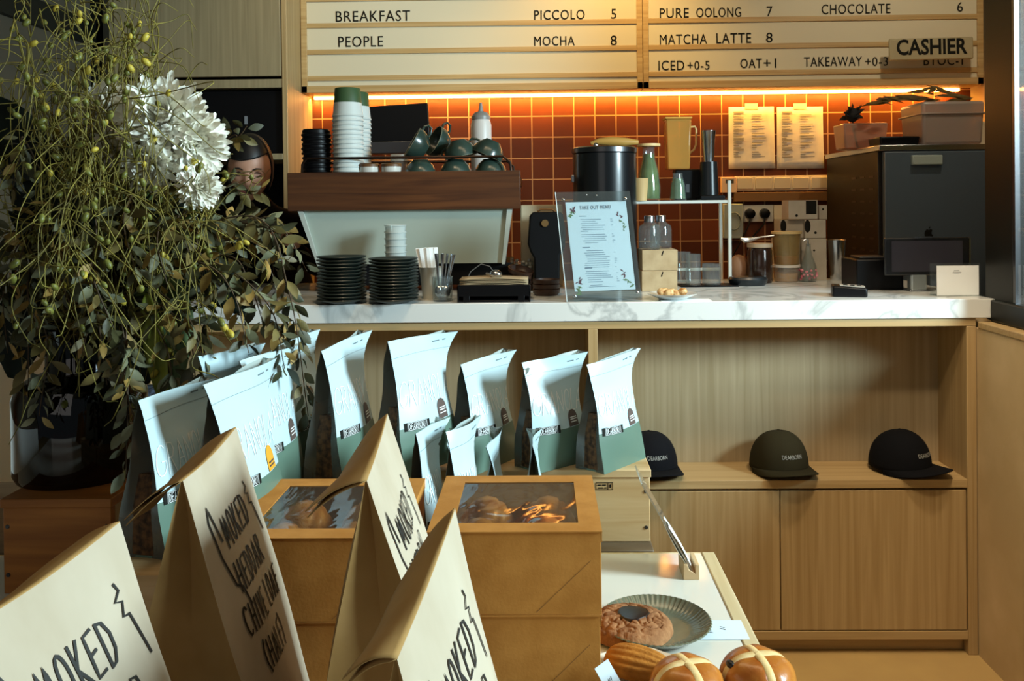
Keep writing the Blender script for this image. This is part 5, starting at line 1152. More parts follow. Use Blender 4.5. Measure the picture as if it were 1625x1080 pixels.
# ------------------------------------------------------------------ paper bread bags
m_bag = mat('kraft_paper', 'BFB09A', 0.78, col2='B2A189', nscale=(14, 14, 7), bump=.25, bscale=(30, 30, 14), spec=.2); m_bag_shade = mat('kraft_paper_shade', 'B08A56', 0.8, col2='A27C48', nscale=(14, 14, 14), bump=.15, bscale=(60, 60, 60), spec=.2)  # second copy is the same paper with warm shade put into its colour
m_pen = mat('marker_pen', '1B1813', .6)
def bread_bag(label, N, Fp, off, backoff, fN, fF, pen=(.012, .20), lines=None, h0=.052, bulge=.008, seed=0, uleft=.10):
    """N, Fp: near and far ends of the top fold; off: how far the foot of the face comes out; fN, fF: flap edge offsets"""
    t = thing('bread_bag', label, 'bag', ((N.x+Fp.x)/2+off*.2, (N.y+Fp.y)/2, ZD), group='brown bread bags'); o = t.location.copy(); rg = random.Random(seed)
    Nb, Fb = Vector((N.x+off, N.y-.004, ZD+.001)), Vector((Fp.x+off, Fp.y+.004, ZD+.001)); Nk, Fk = Vector((N.x-backoff, N.y-.004, ZD+.001)), Vector((Fp.x-backoff, Fp.y+.004, ZD+.001))
    ph = rg.uniform(0, 6); W = (Fp-N).length; H = N.z-ZD
    def face(u, v, A=None, B=None, a=Nb, b=Fb, sg=1):     # u from near to far, v upward
        bot, top = a*(1-u)+b*u, N*(1-u)+Fp*u
        p = bot*(1-v)+top*v
        p = p+Vector((sg, 0, 0))*(bulge*math.sin(PI*v)*math.sin(PI*u)+.0025*math.sin(7*v+ph)*math.sin(3*u+ph)*(1-v)+.0015*math.sin(11*u+5*v+ph)*math.sin(PI*v))
        p.z -= .004*math.sin(PI*u)*v**6
        return p
    MB().grid(lambda u, v: face(u, v), 16, 24).build('front_panel', m_bag, t, origin=o, angle=180)
    MB().grid(lambda u, v: face(u, v, a=Nk, b=Fk, sg=-1)+Vector((-.0015, 0, 0)), 10, 16).build('back_panel', m_bag_shade, t, origin=o, angle=180)
    for u0, sg in ((0, 1), (1, -1)):
        def gus(a, v):
            f, b_ = face(u0, v), face(u0, v, a=Nk, b=Fk, sg=-1)+Vector((-.0015, 0, 0)); m_ = (f+b_)/2+Vector((0, sg*(.030*v*(1-v**5)), 0))
            return f*(1-2*a)+m_*(2*a) if a < .5 else m_*(2-2*a)+b_*(2*a-1)
        MB().grid(gus, 6, 20).build('gusset', m_bag_shade, t, origin=o, angle=40)
    # folded over top: outer sheet, pinked edge
    def flap(u, v, dz=0.0):
        top = N*(1-u)+Fp*u; top.z -= .004*math.sin(PI*u); e = top+fN*(1-u)+fF*u
        p = top*(1-v)+e*v; p.z += .006*math.sin(PI*v)+dz*(v**.5); p += Vector((0, .0, .002*math.sin(9*u+ph)*v))
        if v > .99: p += (fN*(1-u)+fF*u)*(.012*(1 if int(u*40+.5) % 2 else 0))
        return p
    MB().grid(lambda u, v: flap(u, v), 40, 8).build('folded_top', m_bag_shade, t, origin=o, angle=180, solid=.0008)
    MB().grid(lambda u, v: flap(u, v*.97, -.007), 20, 8).build('folded_top', m_bag_shade, t, origin=o, angle=180, solid=.0008)
    pm = MB()
    def surf(a, b):
        u, v = a/W, b/H; p = face(u, v); du, dv = face(u+.01, v)-p, face(u, v+.01)-p
        return p, du.cross(dv).normalized()
    if lines:
        for (s_, a, b, hh, wd) in lines:
            st, xe = stroke_text(s_, 0, 0, 1, slant=-.10, adv=.18, wide=wd)
            st = [[(a+q[0]*hh, b+q[1]*hh) for q in pl] for pl in st]
            strokes(pm, surf, st, .0027, .0009)
        me = pm.build('handwriting', m_pen, t, smooth=False, origin=o)
    return t
def ray(px, py, Y): return at(px, py, Y)
def px_off(dx, dy, Y): return Vector((dx*Y/F_PX, 0, -dy*Y/F_PX))
LN = lambda H, s=1.0, a=0: [('Z', a+.012, H*.655, .050*s, .42), ('MOKED', a+.036, H*.665, .028*s, .5), ('&', a+.112, H*.672, .026*s, .8), ('HEDDAR', a+.036, H*.555, .027*s, .46), ('CHIVE LOAF', a+.026, H*.445, .026*s, .38), ('(HALF)', a+.036, H*.345, .024*s, .5)]
NB, FB = ray(290, 762, .83), ray(375, 677, .985)
bread_bag('brown bread bag with folded top at the rear beside the granola bags', NB, FB, .094, .088, px_off(-96, 66, .83), px_off(-83, 60, .985), lines=[('Z', .024, .240, .056, .42), ('MOKED', .044, .249, .030, .5), ('&', .118, .254, .028, .8), ('HEDDAR', .044, .205, .029, .46), ('CHIVE LOAF', .036, .164, .028, .40), ('(HALF)', .052, .122, .027, .5)], seed=1)
NC, FC = ray(582, 762, .81), ray(615, 656, .965)
bread_bag('brown bread bag with folded top standing before the left kraft boxes', NC, FC, .112, .066, px_off(-99, 48, .81), px_off(-58, 72, .965), lines=[('Z', .020, .248, .050, .42), ('MOKED', .040, .254, .030, .5), ('&', .114, .260, .028, .8), ('HEDDAR', .040, .212, .029, .46), ('CHIVE LOAF', .032, .172, .028, .40), ('(HALF)', .046, .134, .026, .5)], seed=2)
ND_, FD = ray(630, 1045, .575), ray(722, 806, .735)
bread_bag('brown bread bag nearest the cookie plate, in front of the boxes', ND_, FD, .075, .062, px_off(-88, 38, .575), px_off(-72, 88, .735), lines=[('Z', .030, .202, .054, .42), ('MOKED', .050, .210, .033, .5), ('&', .128, .222, .028, .8), ('HEDDAR', .054, .166, .031, .46), ('CHIVE LOAF', .05, .125, .028, .40)], seed=3)
FA = ray(190, 827, .715); NA = ray(-75, 1010, .555)
bread_bag('brown bread bag nearest the vase crate corner, its face turned to the room', NA, FA, .098, .085, px_off(-70, 50, .555), px_off(-106, 62, .715), lines=[('Z', .018, .226, .056, .42), ('MOKED', .044, .236, .033, .5), ('&', .130, .250, .030, .8), ('HEDDAR', .050, .188, .032, .46), ('CHIVE LOAF', .04, .142, .028, .40)], seed=4)

# ------------------------------------------------------------------ sweets on the table
pc_ = Vector((.150, 1.215, ZD)); m_dish = mat('olive_glaze', '565848', .22, coat=.5, col2='6A6B56', nscale=(20, 20, 20))
def wv(a, k): return .007*math.cos(60*a) if k in (4, 5, 6, 7, 8) else 0
dp = tag(MB().lathe([(0, 0), (.046, 0), (.052, .002), (.064, .0075), (.074, .015), (.077, .0175), (.0755, .0185), (.063, .0098), (.052, .0055), (.044, .0045), (0, .0045)], 480, wave=wv).build('fluted_plate', m_dish, angle=50), 'dark olive fluted plate under the large brown cookie', 'plate'); dp.location = pc_
ck = thing('cookie', 'large cracked brown cookie with a dark chocolate middle', 'cookie', (.116, 1.212, ZD+.0047))
m_cookie = mat('cookie_crumb', '744520', .9, col2='A06E44', nscale=(55, 55, 55), detail=8, bump=1.0, bscale=(120, 120, 120))
rq = random.Random(8); cks = [(rq.uniform(0, 6.3), rq.uniform(.015, .052), rq.uniform(.3, 1)) for _ in range(60)]
from mathutils import noise
def ckf(u, v):
    an = 2*PI*u; r = .058*v; x, y = r*math.cos(an), r*math.sin(an); n = noise.noise(Vector((x*55, y*55, 1.3))); n2 = abs(noise.noise(Vector((x*95+4, y*95, 2.1))))
    z = .021*(1-v**4)**.5+.0018*n*(1-v**6); z -= .0042*max(0, 1-n2*6)*(1-v**8)
    k = 1+.02*noise.noise(Vector((math.cos(an)*2, math.sin(an)*2, .4)))
    return Vector((x*k, y*k, max(z, 0)))
MB().grid(ckf, 120, 40).build('cookie_crumb', m_cookie, ck, angle=180)
MB().lathe([(0, .0318), (.012, .0318), (.020, .0312), (.0225, .0285), (.021, .022), (0, .022)], 40, Matrix.Translation((.004, .004, -.0092)), wave=lambda a, k: .06*math.sin(3*a+1)).build('chocolate', mat('dark_chocolate', '22110C', .25), ck)
# madeleine on a white saucer
sd = Vector((.113, 1.080, ZD+.0008))
tag(MB().lathe([(0, 0), (.035, 0), (.043, .002), (.060, .012), (.0635, .0145), (.062, .0155), (.043, .006), (.036, .004), (0, .004)], 60, wave=lambda a, k: .02*math.cos(10*a) if k in (4, 5, 6) else 0).build('saucer', mat('ivory_glaze', 'DAD2BE', .25, coat=.4)), 'ivory scalloped saucer under the madeleine', 'saucer').location = sd
md = thing('madeleine', 'brown ridged madeleine lying on the ivory saucer', 'cake', sd+Vector((-.002, .0, .0048)), -.55)
def mdf(u, v):
    an = 2*PI*u; e = PI*(v); x = -.045*math.cos(e)+.004; wdt = .027*math.sin(e)**.7*(1+.25*math.cos(e)); hgt = .020*math.sin(e)**.6
    y, z = wdt*math.cos(an), hgt*math.sin(an)
    rdg = 1+.10*(abs(math.cos(an*8))-.5)*math.sin(e)**.5 if math.sin(an) > -.15 else 1
    return Vector((x, y*rdg, .019+z*rdg*(1 if z > 0 else .8)))
MB().grid(mdf, 104, 28).build('sponge', mat('madeleine_sponge', 'B4762F', .75, spec=.2, col2='965E22', nscale=(40, 40, 40), bump=.5, bscale=(250, 250, 250)), md, angle=180)
# hot cross buns
bd_ = tag(MB().bx(-.055, .105, -.075, .045, 0, .012).build('serving_board', m_ash, bevel=.003), 'pale board under the hot cross buns', 'board'); bd_.location = (.168, 1.005, ZD+.0005)
m_bun = mat('bun_crust', '9E5218', .28, col2='CB8436', nscale=(26, 26, 26), coat=.25, bump=.35, bscale=(90, 90, 90), lo=.3, hi=.75); m_cross = mat('cross_paste', 'DDB470', .6, col2='E8CB94', nscale=(60, 60, 60)); m_raisin = mat('raisin', '1C120E', .35)
def bun(label, x, y, r, rz, rais, hh=.051):
    t = thing('hot_cross_bun', label, 'bun', (x, y, ZD+.0127), rz, group='hot cross buns')
    def f(an, q):
        k = 1+.03*math.cos(4*an); rr = r*(max(0, math.sin(q))**.62)*k; z = hh*.42+hh*.58*math.cos(q) if q < PI/2 else hh*.42+hh*.42*math.cos(q)
        dip = .006*(math.exp(-(math.sin(2*an)/.30)**2))*math.sin(min(q, PI/2))*(1 if q < 2.2 else 0)
        return rr-dip*.5, max(z-dip*.5, 0)
    def g(u, v): an = 2*PI*u; q = PI*(1-v)*.985+.0; rr, z = f(an, q); n = .0018*noise.noise(Vector((rr*math.cos(an)*40, rr*math.sin(an)*40, r*90))); return Vector((rr*math.cos(an), rr*math.sin(an), z+n))
    MB().grid(g, 48, 24).build('crust', m_bun, t, angle=180)
    cm = MB()
    for b_ in (0, PI/2):
        for k in range(1):
            rows = []
            for i in range(25):
                q = (-1+2*i/24)*1.35; an = b_ if q > 0 else b_+PI; rr, z = f(an, abs(q)); p = Vector((rr*math.cos(an), rr*math.sin(an), z)); rows.append(p)
            sd_ = Vector((-math.sin(b_), math.cos(b_), 0)); w_ = .0062; vsx = []
            for p in rows: n_ = Vector((p.x, p.y, (p.z-hh*.4)*1.6)).normalized(); vsx += [p-sd_*w_+n_*.0002-Vector((0, 0, .001)), p-sd_*w_*.6+n_*.0016, p+sd_*w_*.6+n_*.0016, p+sd_*w_+n_*.0002-Vector((0, 0, .001))]
            cm.add(vsx, [(4*i+j, 4*i+j+1, 4*i+5+j, 4*i+4+j) for i in range(24) for j in range(3)])
    cm.build('cross', m_cross, t, angle=180)
    for an, q in rais:
        rr, z = f(an, q); MB().ball((0, 0, 0), .0062, 12, 8, T=Matrix.Translation((rr*math.cos(an), rr*math.sin(an), z+.001)) @ Matrix.Rotation(an, 4, 'Z') @ Matrix.Diagonal((.8, 1.1, .7, 1))).build('raisin', m_raisin, t)
    return t
bun('glossy hot cross bun beside the madeleine, with two raisins low down', .1605, 1.012, .0435, .32, ((-2.75, 1.12), (-1.25, 1.2)))
bun('glossy hot cross bun at the table edge with a big dark raisin', .2455, 1.030, .0445, .22, ((3.15, .72),))
# price cards
m_card = mat('price_card', 'DCE7EE', .7); m_cardink = mat('card_ink', '3A3F46', .7)
def card(label, p, rz, w, d, sc_=1.0, rot=None):
    t = thing('price_card', label, 'card', p, rz, group='price cards', rot=rot); MB().bx(-w/2, w/2, -d/2, d/2, 0, .0009).build('card', m_card, t, smooth=False)
    m = MB(); sf = lambda a, b_: (Vector((a, b_, .0009)), Vector((0, 0, 1))); rs = random.Random(int(w*1000))
    for row, (x0, n) in enumerate(((-w*.16, 5), (-w*.02, 3))):      # short illegible pen squiggles
        y0 = d*(.10-.24*row); strokes(m, sf, [[(x0+k*w*.055+rs.uniform(-.2, .2)*w*.05, y0+(.5 if k % 2 else -.5)*d*.09*rs.uniform(.5, 1.2)) for k in range(n+1)], [(x0+w*.02, y0-d*.03), (x0+w*.06, y0+d*.05), (x0+w*.09, y0-d*.02)]], .0009, .0003)
    m.build('handwriting', m_cardink, t, smooth=False)
    return t
q = on(1128, 1000, ZD); card('pale blue price card lying beside the cookie plate', (q.x+.005, q.y, ZD+.0006), PI/2, .055, .085)
q = at(972, 1066, 1.03); card('small blue price card propped against the madeleine saucer', (q.x, q.y, ZD+.028), 0, .020, .05, rot=(1.0, -.35, .5))
# acrylic sign in its wooden block
sb = on(1097.5, 920, ZD); blk = thing('sign_block', 'small pale wooden sign holder block at the table corner', 'block', (sb.x, sb.y, ZD))
MB().prism([(-.0125, 0), (.0125, 0), (.0125, .024), (.006, .024), (.006, .010), (-.0035, .016), (-.0060, .024), (-.0125, .024)], 0, .052).build('block', mat('beech', 'C9A87C', .55), blk, bevel=.001)
sg_ = thing('acrylic_sign', 'clear slanted acrylic sign with white slip standing in the wooden block', 'sign', (sb.x+.002, sb.y+.003, ZD+.012))
a_ = math.radians(-29.5); T = Matrix.Rotation(a_, 4, 'Y')
MB().bx(-.0012, .0012, 0, .10, 0, .158).build('acrylic_sheet', film('sign_acrylic', 'E3DCCB', .80, .05), sg_, smooth=False).rotation_euler = (0, a_, 0)
MB().grid(lambda u, v: (.0022+.002*math.sin(PI*v)+.0015*math.sin(6*u), .002+.05*u, .008+.07*v), 6, 6).build('paper_slip', m_paper, sg_, solid=.0006).rotation_euler = (0, a_, 0)
MB().grid(lambda u, v: (-.0022-.002*math.sin(PI*v), .002+.05*u, .004+.078*v), 6, 6).build('paper_slip', m_paper, sg_, solid=.0006).rotation_euler = (0, a_, 0)
# ------------------------------------------------------------------ vase and bouquet
VC = Vector((-.782, 1.475, ZL)); VH = .245
m_vase = mat('amber_black_glass', '120A05', .05, trans=.0, coat=.6, spec=.8)
def amber():
    m = bpy.data.materials.new('smoked_amber_glass'); m.use_nodes = True; nt = m.node_tree; N = nt.nodes; L = nt.links; N.remove(N['Principled BSDF'])
    tr = N.new('ShaderNodeBsdfTransparent'); tr.inputs[0].default_value = lin('6E3C14'); gl = N.new('ShaderNodeBsdfGlossy'); gl.inputs['Roughness'].default_value = .03
    lw = N.new('ShaderNodeLayerWeight'); pw = N.new('ShaderNodeMath'); pw.operation = 'POWER'; pw.inputs[1].default_value = 3.0
    ma = N.new('ShaderNodeMath'); ma.operation = 'MULTIPLY_ADD'; ma.inputs[1].default_value = .8; ma.inputs[2].default_value = .06
    L.new(lw.outputs['Facing'], pw.inputs[0]); L.new(pw.outputs[0], ma.inputs[0]); mx = N.new('ShaderNodeMixShader'); L.new(ma.outputs[0], mx.inputs[0]); L.new(tr.outputs[0], mx.inputs[1]); L.new(gl.outputs[0], mx.inputs[2]); L.new(mx.outputs[0], N['Material Output'].inputs[0]); return m
m_amber = amber()
vz = thing('glass_vase', 'dark smoked amber glass vase on the orange pine crate', 'vase', VC)
MB().lathe([(0, .006), (.094, .006), (.098, .012), (.098, .130), (.092, .148), (.072, .160), (.054, .168), (.050, .176), (.050, .225), (.053, VH), (.0555, VH), (.0535, .225), (.0535, .180), (.057, .172), (.076, .165), (.097, .152), (.104, .132), (.104, .010), (.099, 0), (0, 0)], 64).build('glass', m_amber, vz)
MOUTH = VC+Vector((0, 0, VH-.01))

def spline(pts, n):
    P = [Vector(p) for p in pts]; P = [P[0]*2-P[1]]+P+[P[-1]*2-P[-2]]; out = []
    for i in range(1, len(P)-2):
        a, b, c, d = P[i-1:i+3]
        for k in range(n):
            t = k/n; out.append(.5*((2*b)+(c-a)*t+(2*a-5*b+4*c-d)*t*t+(3*b-a-3*c+d)*t**3))
    out.append(P[-2]); return out
m_lv = [mat('leaf_grey_green', '757456', .55, col2='5C5E44', nscale=(40, 40, 40)), mat('leaf_dark_green', '36361E', .5, col2='464428', nscale=(40, 40, 40)), mat('leaf_mustard', 'A08040', .6, col2='80652E', nscale=(40, 40, 40)), mat('leaf_olive', '746636', .55, col2='584C28', nscale=(40, 40, 40))]
m_stem = mat('brown_stem', '4A3822', .7); m_twig = mat('olive_twig', '8C8034', .6, col2='5C5222', nscale=(30, 30, 30)); m_bud = mat('olive_bud', '84823A', .45, col2='5E6026', nscale=(60, 60, 60)); m_budy = mat('yellow_bud', 'B9A43A', .5)
def add_leaf(mb, p, d, n, L, w, fold=.25, curl=.2):
    d = d.normalized(); s = d.cross(n); s = s.normalized() if s.length > 1e-6 else d.orthogonal().normalized(); n = s.cross(d).normalized(); vs = []
    for t, ww in ((0, .06), (.2, .62), (.45, 1.0), (.7, .82), (.9, .36), (1.0, .02)):
        c = p+d*(L*t)-n*(curl*L*t*t); e = s*(w*.5*ww); u = n*(fold*w*.5*ww); vs += [c-e+u, c, c+e+u]
    o_ = [(3*i+j, 3*i+j+1, 3*i+4+j, 3*i+3+j) for i in range(5) for j in range(2)]; mb.add(vs, o_)
rb = random.Random(31)
def rv(s=1.0): return Vector((rb.uniform(-s, s), rb.uniform(-s, s), rb.uniform(-s, s)))
def branch(pts, label, L=(.030, .050), dens=.0135, weights=(4, 4, 2, 3), start=.22, r0=.0024, droop=.3):
    path = spline(pts, 8); t = thing('leafy_branch', label, 'branch', path[0], group='leafy branches in the vase'); o = Vector(path[0]); k = len(path)
    MB().tube(path, [r0*(1-.7*i/k) for i in range(k)], 5).build('stem', m_stem, t, origin=o)
    lm = MB(); acc = 0.0; tot = sum((path[i+1]-path[i]).length for i in range(k-1)); run = 0; side = 0
    for i in range(k-1):
        seg = path[i+1]-path[i]; run += seg.length; acc += seg.length
        if run < tot*start: continue
        while acc > dens:
            acc -= dens; d = seg.normalized(); side += 1
            a = side*PI/2+rb.uniform(-.4, .4); x = d.orthogonal().normalized(); y = d.cross(x)
            for q in (0, PI):
                out = x*math.cos(a+q)+y*math.sin(a+q); dir_ = (out*rb.uniform(.6, 1.0)+d*rb.uniform(.2, .8)+Vector((0, 0, -droop*rb.uniform(.3, 1.6)))+rv(.25))
                lm.cur = rb.choices((0, 1, 2, 3), weights)[0]; ll = rb.uniform(*L)*(1-.3*run/tot)
                p = path[i]+seg*rb.random(); st = p+dir_.normalized()*.006; add_leaf(lm, st, dir_, (out.cross(d)+rv(.6)+Vector((0, -.3, .5))), ll, ll*rb.uniform(.36, .52), rb.uniform(.05, .4), rb.uniform(-.1, .35))
    lm.build('leaves', m_lv, t, origin=o, angle=180)
def via(tx, ty, Y, ax=None, ay=None, aY=None, wig=.02):
    """arching path from the vase mouth to the tip seen at (tx, ty)"""
    tip = at(tx, ty, Y); m_ = MOUTH+Vector((rb.uniform(-.03, .03), rb.uniform(-.03, .03), 0))
    if ax is None: ax, ay = 118+(tx-118)*rb.uniform(.5, .75), min(ty-rb.uniform(90, 190), 420)
    ap = at(ax, ay, aY if aY else (1.475+(Y-1.475)*.7)); low = MOUTH+Vector((0, 0, -.12))
    q = (m_*.55+ap*.45)+Vector((0, 0, .05)); e = (ap+tip)/2+(tip-m_)*.14+Vector((0, 0, .02))
    e = ap*.5+tip*.5+Vector(((tip.x-ap.x)*.18, (tip.y-ap.y)*.18, (ap.z-tip.z)*.12))
    return [low+Vector((rb.uniform(-.03, .03), rb.uniform(-.03, .03), 0)), m_, q+rv(wig), ap+rv(wig), e+rv(wig), tip]
B_ = [ # tip x, tip y, depth, apex x, apex y
 (489, 660, 1.42, 395, 352, 'longest drooping leafy branch, hanging over the rear granola bags'), (476, 600, 1.50, 400, 370, 'drooping leafy branch reaching the worktop edge from behind'), (452, 585, 1.36, 350, 400, 'drooping leafy branch in front of the pale worktop edge'),
 (487, 430, 1.46, 410, 330, 'leafy branch reaching towards the espresso machine corner'), (395, 560, 1.34, 320, 400, 'leafy branch hanging above the yellow badge bag'), (440, 480, 1.55, 380, 330, 'leafy branch behind the worktop side droopers'),
 (392, 200, 1.50, 330, 240, 'leafy branch rising beside the big white flower, near the face'), (415, 300, 1.52, 350, 300, 'leafy branch crossing in front of the person'), (450, 395, 1.44, 370, 345, 'leafy branch below the person, pointing to the plates'),
 (312, 690, 1.31, 255, 470, 'leafy branch hanging in front of the pale granola bags'), (270, 735, 1.30, 225, 480, 'leafy branch with dark tips hanging lowest over the granola'), (330, 640, 1.33, 280, 480, 'leafy branch draped between vase and granola bags'), (200, 752, 1.31, 175, 500, 'leafy branch falling down the front of the vase'),
 (222, 690, 1.29, 200, 520, 'leafy branch falling beside the vase shoulder'), (170, 610, 1.30, 140, 440, 'leafy branch hanging before the vase neck'),
 (12, 560, 1.36, 30, 380, 'leafy branch drooping at the picture edge beside the vase'), (45, 620, 1.38, 50, 400, 'leafy branch drooping left of the vase neck'), (62, 660, 1.33, 66, 470, 'leafy branch touching the vase shoulder on its window side'), (-12, 480, 1.40, 20, 350, 'leafy branch leaving the frame beside the dark leaf'), (22, 440, 1.32, 45, 330, 'leafy branch with pale mustard leaves beside the dark leaf'),
 (110, 480, 1.27, 100, 380, 'short leafy branch in front of the vase mouth'), (150, 430, 1.28, 130, 330, 'short leafy branch in the middle of the bouquet'), (215, 430, 1.29, 190, 330, 'leafy branch under the white flowers'), (265, 450, 1.30, 240, 350, 'leafy branch beside the green cabbage leaf'), (80, 400, 1.29, 80, 310, 'leafy branch left of the bouquet middle'),
 (345, 470, 1.40, 300, 350, 'leafy branch under the small white flower'), (20, 300, 1.34, 30, 240, 'pale leafy sprig sticking out below the large dark leaf'), (300, 400, 1.36, 270, 330, 'leafy branch just below the small white flower'), (180, 520, 1.28, 160, 400, 'leafy branch drooping over the vase lip'),
 (60, 520, 1.30, 70, 400, 'leafy branch drooping between dark leaf and vase'), (330, 540, 1.42, 300, 420, 'leafy branch behind the cabbage leaf'), (130, 560, 1.29, 118, 430, 'leafy branch hanging over the vase neck, nearest the camera'), (420, 520, 1.40, 360, 390, 'leafy branch crossing the worktop edge')]
for tx, ty, Y, ax, ay, lab in B_:
    branch(via(tx, ty, Y, ax, ay), lab)
# tangled olive twigs with round buds
BUDS = {}
def bud_mesh(yel, par):
    if yel not in BUDS: b = MB().ball((0, 0, 0), .0058, 8, 6, sq=(.8, .8, 1.25)).build('bud', m_budy if yel else m_bud, None, angle=180); BUDS[yel] = b; b.parent = par; return b
    c = BUDS[yel].copy(); C.objects.link(c); c.parent = par; return c
def twig(pts, label, buds=9, shoots=7, r0=.0015):
    path = spline(pts, 9); k = len(path); t = thing('budding_twig', label, 'twig', path[0], group='olive twigs in the vase'); o = Vector(path[0])
    sm = MB(); sm.tube(path, [r0*(1-.6*i/k) for i in range(k)], 5); ends = []
    for q in range(shoots):
        i = rb.randint(int(k*.3), k-2); d = (path[i+1]-path[i]).normalized(); s_ = path[i]; v = (d+rv(.9)+Vector((0, 0, .1))).normalized(); L_ = rb.uniform(.05, .16); c1 = s_+v*L_*.5+rv(.012); e = s_+v*L_+rv(.03)+Vector((0, 0, -.03))
        pth = spline([s_, c1, e, e+rv(.03)+Vector((0, 0, -.025))], 5); sm.tube(pth, [.0011*(1-.5*j/len(pth)) for j in range(len(pth))], 4); ends.append(pth)
    for q in range(buds):
        if ends and rb.random() < .8: pth = rb.choice(ends); p = rb.choice(pth[3:])
        else: p = path[rb.randint(int(k*.4), k-1)]
        e_ = bud_mesh(rb.random() < .2, t); e_.location = p+rv(.004)-o; e_.rotation_euler = (rb.uniform(-1, 1), rb.uniform(-1, 1), 0); e_.scale = (rb.uniform(.75, 1.2),)*3
    sm.build('stem', m_twig, t, origin=o, angle=180); pass
def rp(x, y, Y): return at(x+rb.uniform(-12, 12), y+rb.uniform(-12, 12), Y+rb.uniform(-.05, .05))
TW = [(60, -40), (130, -60), (200, -60), (240, -50), (30, 40), (95, 50), (160, 30), (215, 40), (250, 90), (60, 130), (120, 120), (180, 110), (20, 190), (85, 200), (150, 180), (205, 160), (270, 150), (110, 250), (170, 250), (60, 270), (220, 240), (290, 300), (330, 330), (240, 310), (140, 320), (190, 330), (90, 330), (280, 360), (340, 380), (120, 70), (175, 60), (75, 70), (225, 120), (140, 140), (190, 200), (100, 170), (45, 110), (160, 280), (215, 290), (130, 220), (100, 300), (150, 350), (200, 270), (250, 200), (70, 230), (185, 310), (230, 340), (125, 290), (260, 330), (165, 240), (95, 140), (210, 90), (150, 90), (300, 350)]
for n_, (x, y) in enumerate(TW):
    Y = rb.uniform(1.30, 1.56); dx = rb.uniform(-70, 70)
    low = MOUTH+Vector((rb.uniform(-.03, .03), rb.uniform(-.03, .03), -.08)); m_ = MOUTH+Vector((rb.uniform(-.035, .035), rb.uniform(-.035, .035), 0))
    ap = rp(x, y, Y); mid = m_*.5+ap*.5+rv(.05); d1 = rp(x+dx*.6, y+rb.uniform(40, 110), Y-.03); d2 = rp(x+dx, y+rb.uniform(130, 260), Y-.05)
    if n_ < 4: pts = [low, m_, mid, rp(x, y+140, Y), ap]
    else: pts = [low, m_, mid, ap, d1, d2]
    twig(pts, 'thin olive twig with round buds arching out of the smoked glass vase', buds=12, shoots=17)
# white chrysanthemums
m_petal = mat('white_petal', 'FAF8EE', .6, sub=.0, col2='F2EDDA', nscale=(30, 30, 30)); m_core = mat('flower_core', 'D9CF9C', .7)
def bloom(px, py, Y, r, face, label, seed=0):
    rg = random.Random(seed); c = at(px, py, Y); t = thing('chrysanthemum', label, 'flower', c, group='white chrysanthemums'); n = Vector(face).normalized(); x = n.orthogonal().normalized(); y = n.cross(x); pm = MB()
    for ring, (cnt, el, ln) in enumerate(((22, -.35, 1.0), (26, -.1, 1.04), (26, .15, 1.0), (24, .40, .95), (20, .66, .85), (16, .92, .72), (12, 1.15, .58), (8, 1.36, .42))):
        for i in range(cnt):
            a = 2*PI*(i+rg.uniform(-.3, .3))/cnt+ring*.3; e = el+rg.uniform(-.20, .20); d = (x*math.cos(a)+y*math.sin(a))*math.cos(e)+n*math.sin(e); L_ = r*ln*rg.uniform(.85, 1.1)
            up = n*math.cos(e)-(x*math.cos(a)+y*math.sin(a))*math.sin(e); s_ = d.cross(up).normalized(); vs = []
            for tt, ww in ((.12, .25), (.4, .75), (.7, 1.0), (.9, .85), (1.0, .3)):
                cc = d*(L_*tt)+up*(L_*.28*tt*tt*rg.uniform(.6, 1.2)-.05*L_); w_ = r*.095*ww; vs += [cc-s_*w_+up*w_*.5, cc, cc+s_*w_+up*w_*.5]
            pm.add(vs, [(3*q+j, 3*q+j+1, 3*q+4+j, 3*q+3+j) for q in range(4) for j in range(2)])
    pm.build('petals', m_petal, t, angle=180); MB().ball(n*r*.12, r*.16, 10, 8).build('core', m_core, t)
    MB().tube(spline([Vector((0, 0, 0)), -n*.05+Vector((0, 0, -.03)), (MOUTH-c)*.6+Vector((0, 0, .03)), MOUTH-c+Vector((0, 0, -.05))], 6), .0026, 6).build('stem', mat('green_stem', '4A5A2C', .6), t)
bloom(258, 188, 1.40, .068, (.25, -1, .35), 'largest white chrysanthemum, highest of the white flowers', 1)
bloom(302, 226, 1.42, .058, (.7, -.8, -.1), 'white chrysanthemum facing the counter, against the big one', 2)
bloom(238, 258, 1.39, .048, (-.1, -1, -.4), 'white chrysanthemum hanging below the big one', 3)
bloom(316, 298, 1.38, .034, (.5, -.8, .2), 'small white chrysanthemum lowest, next to the person', 4)
bloom(168, 170, 1.47, .046, (-.3, -.9, .5), 'white chrysanthemum behind the twigs, nearest the dark leaf', 5)
bloom(195, 228, 1.46, .048, (-.3, -1, .1), 'white chrysanthemum half covered by twigs in the middle', 6)
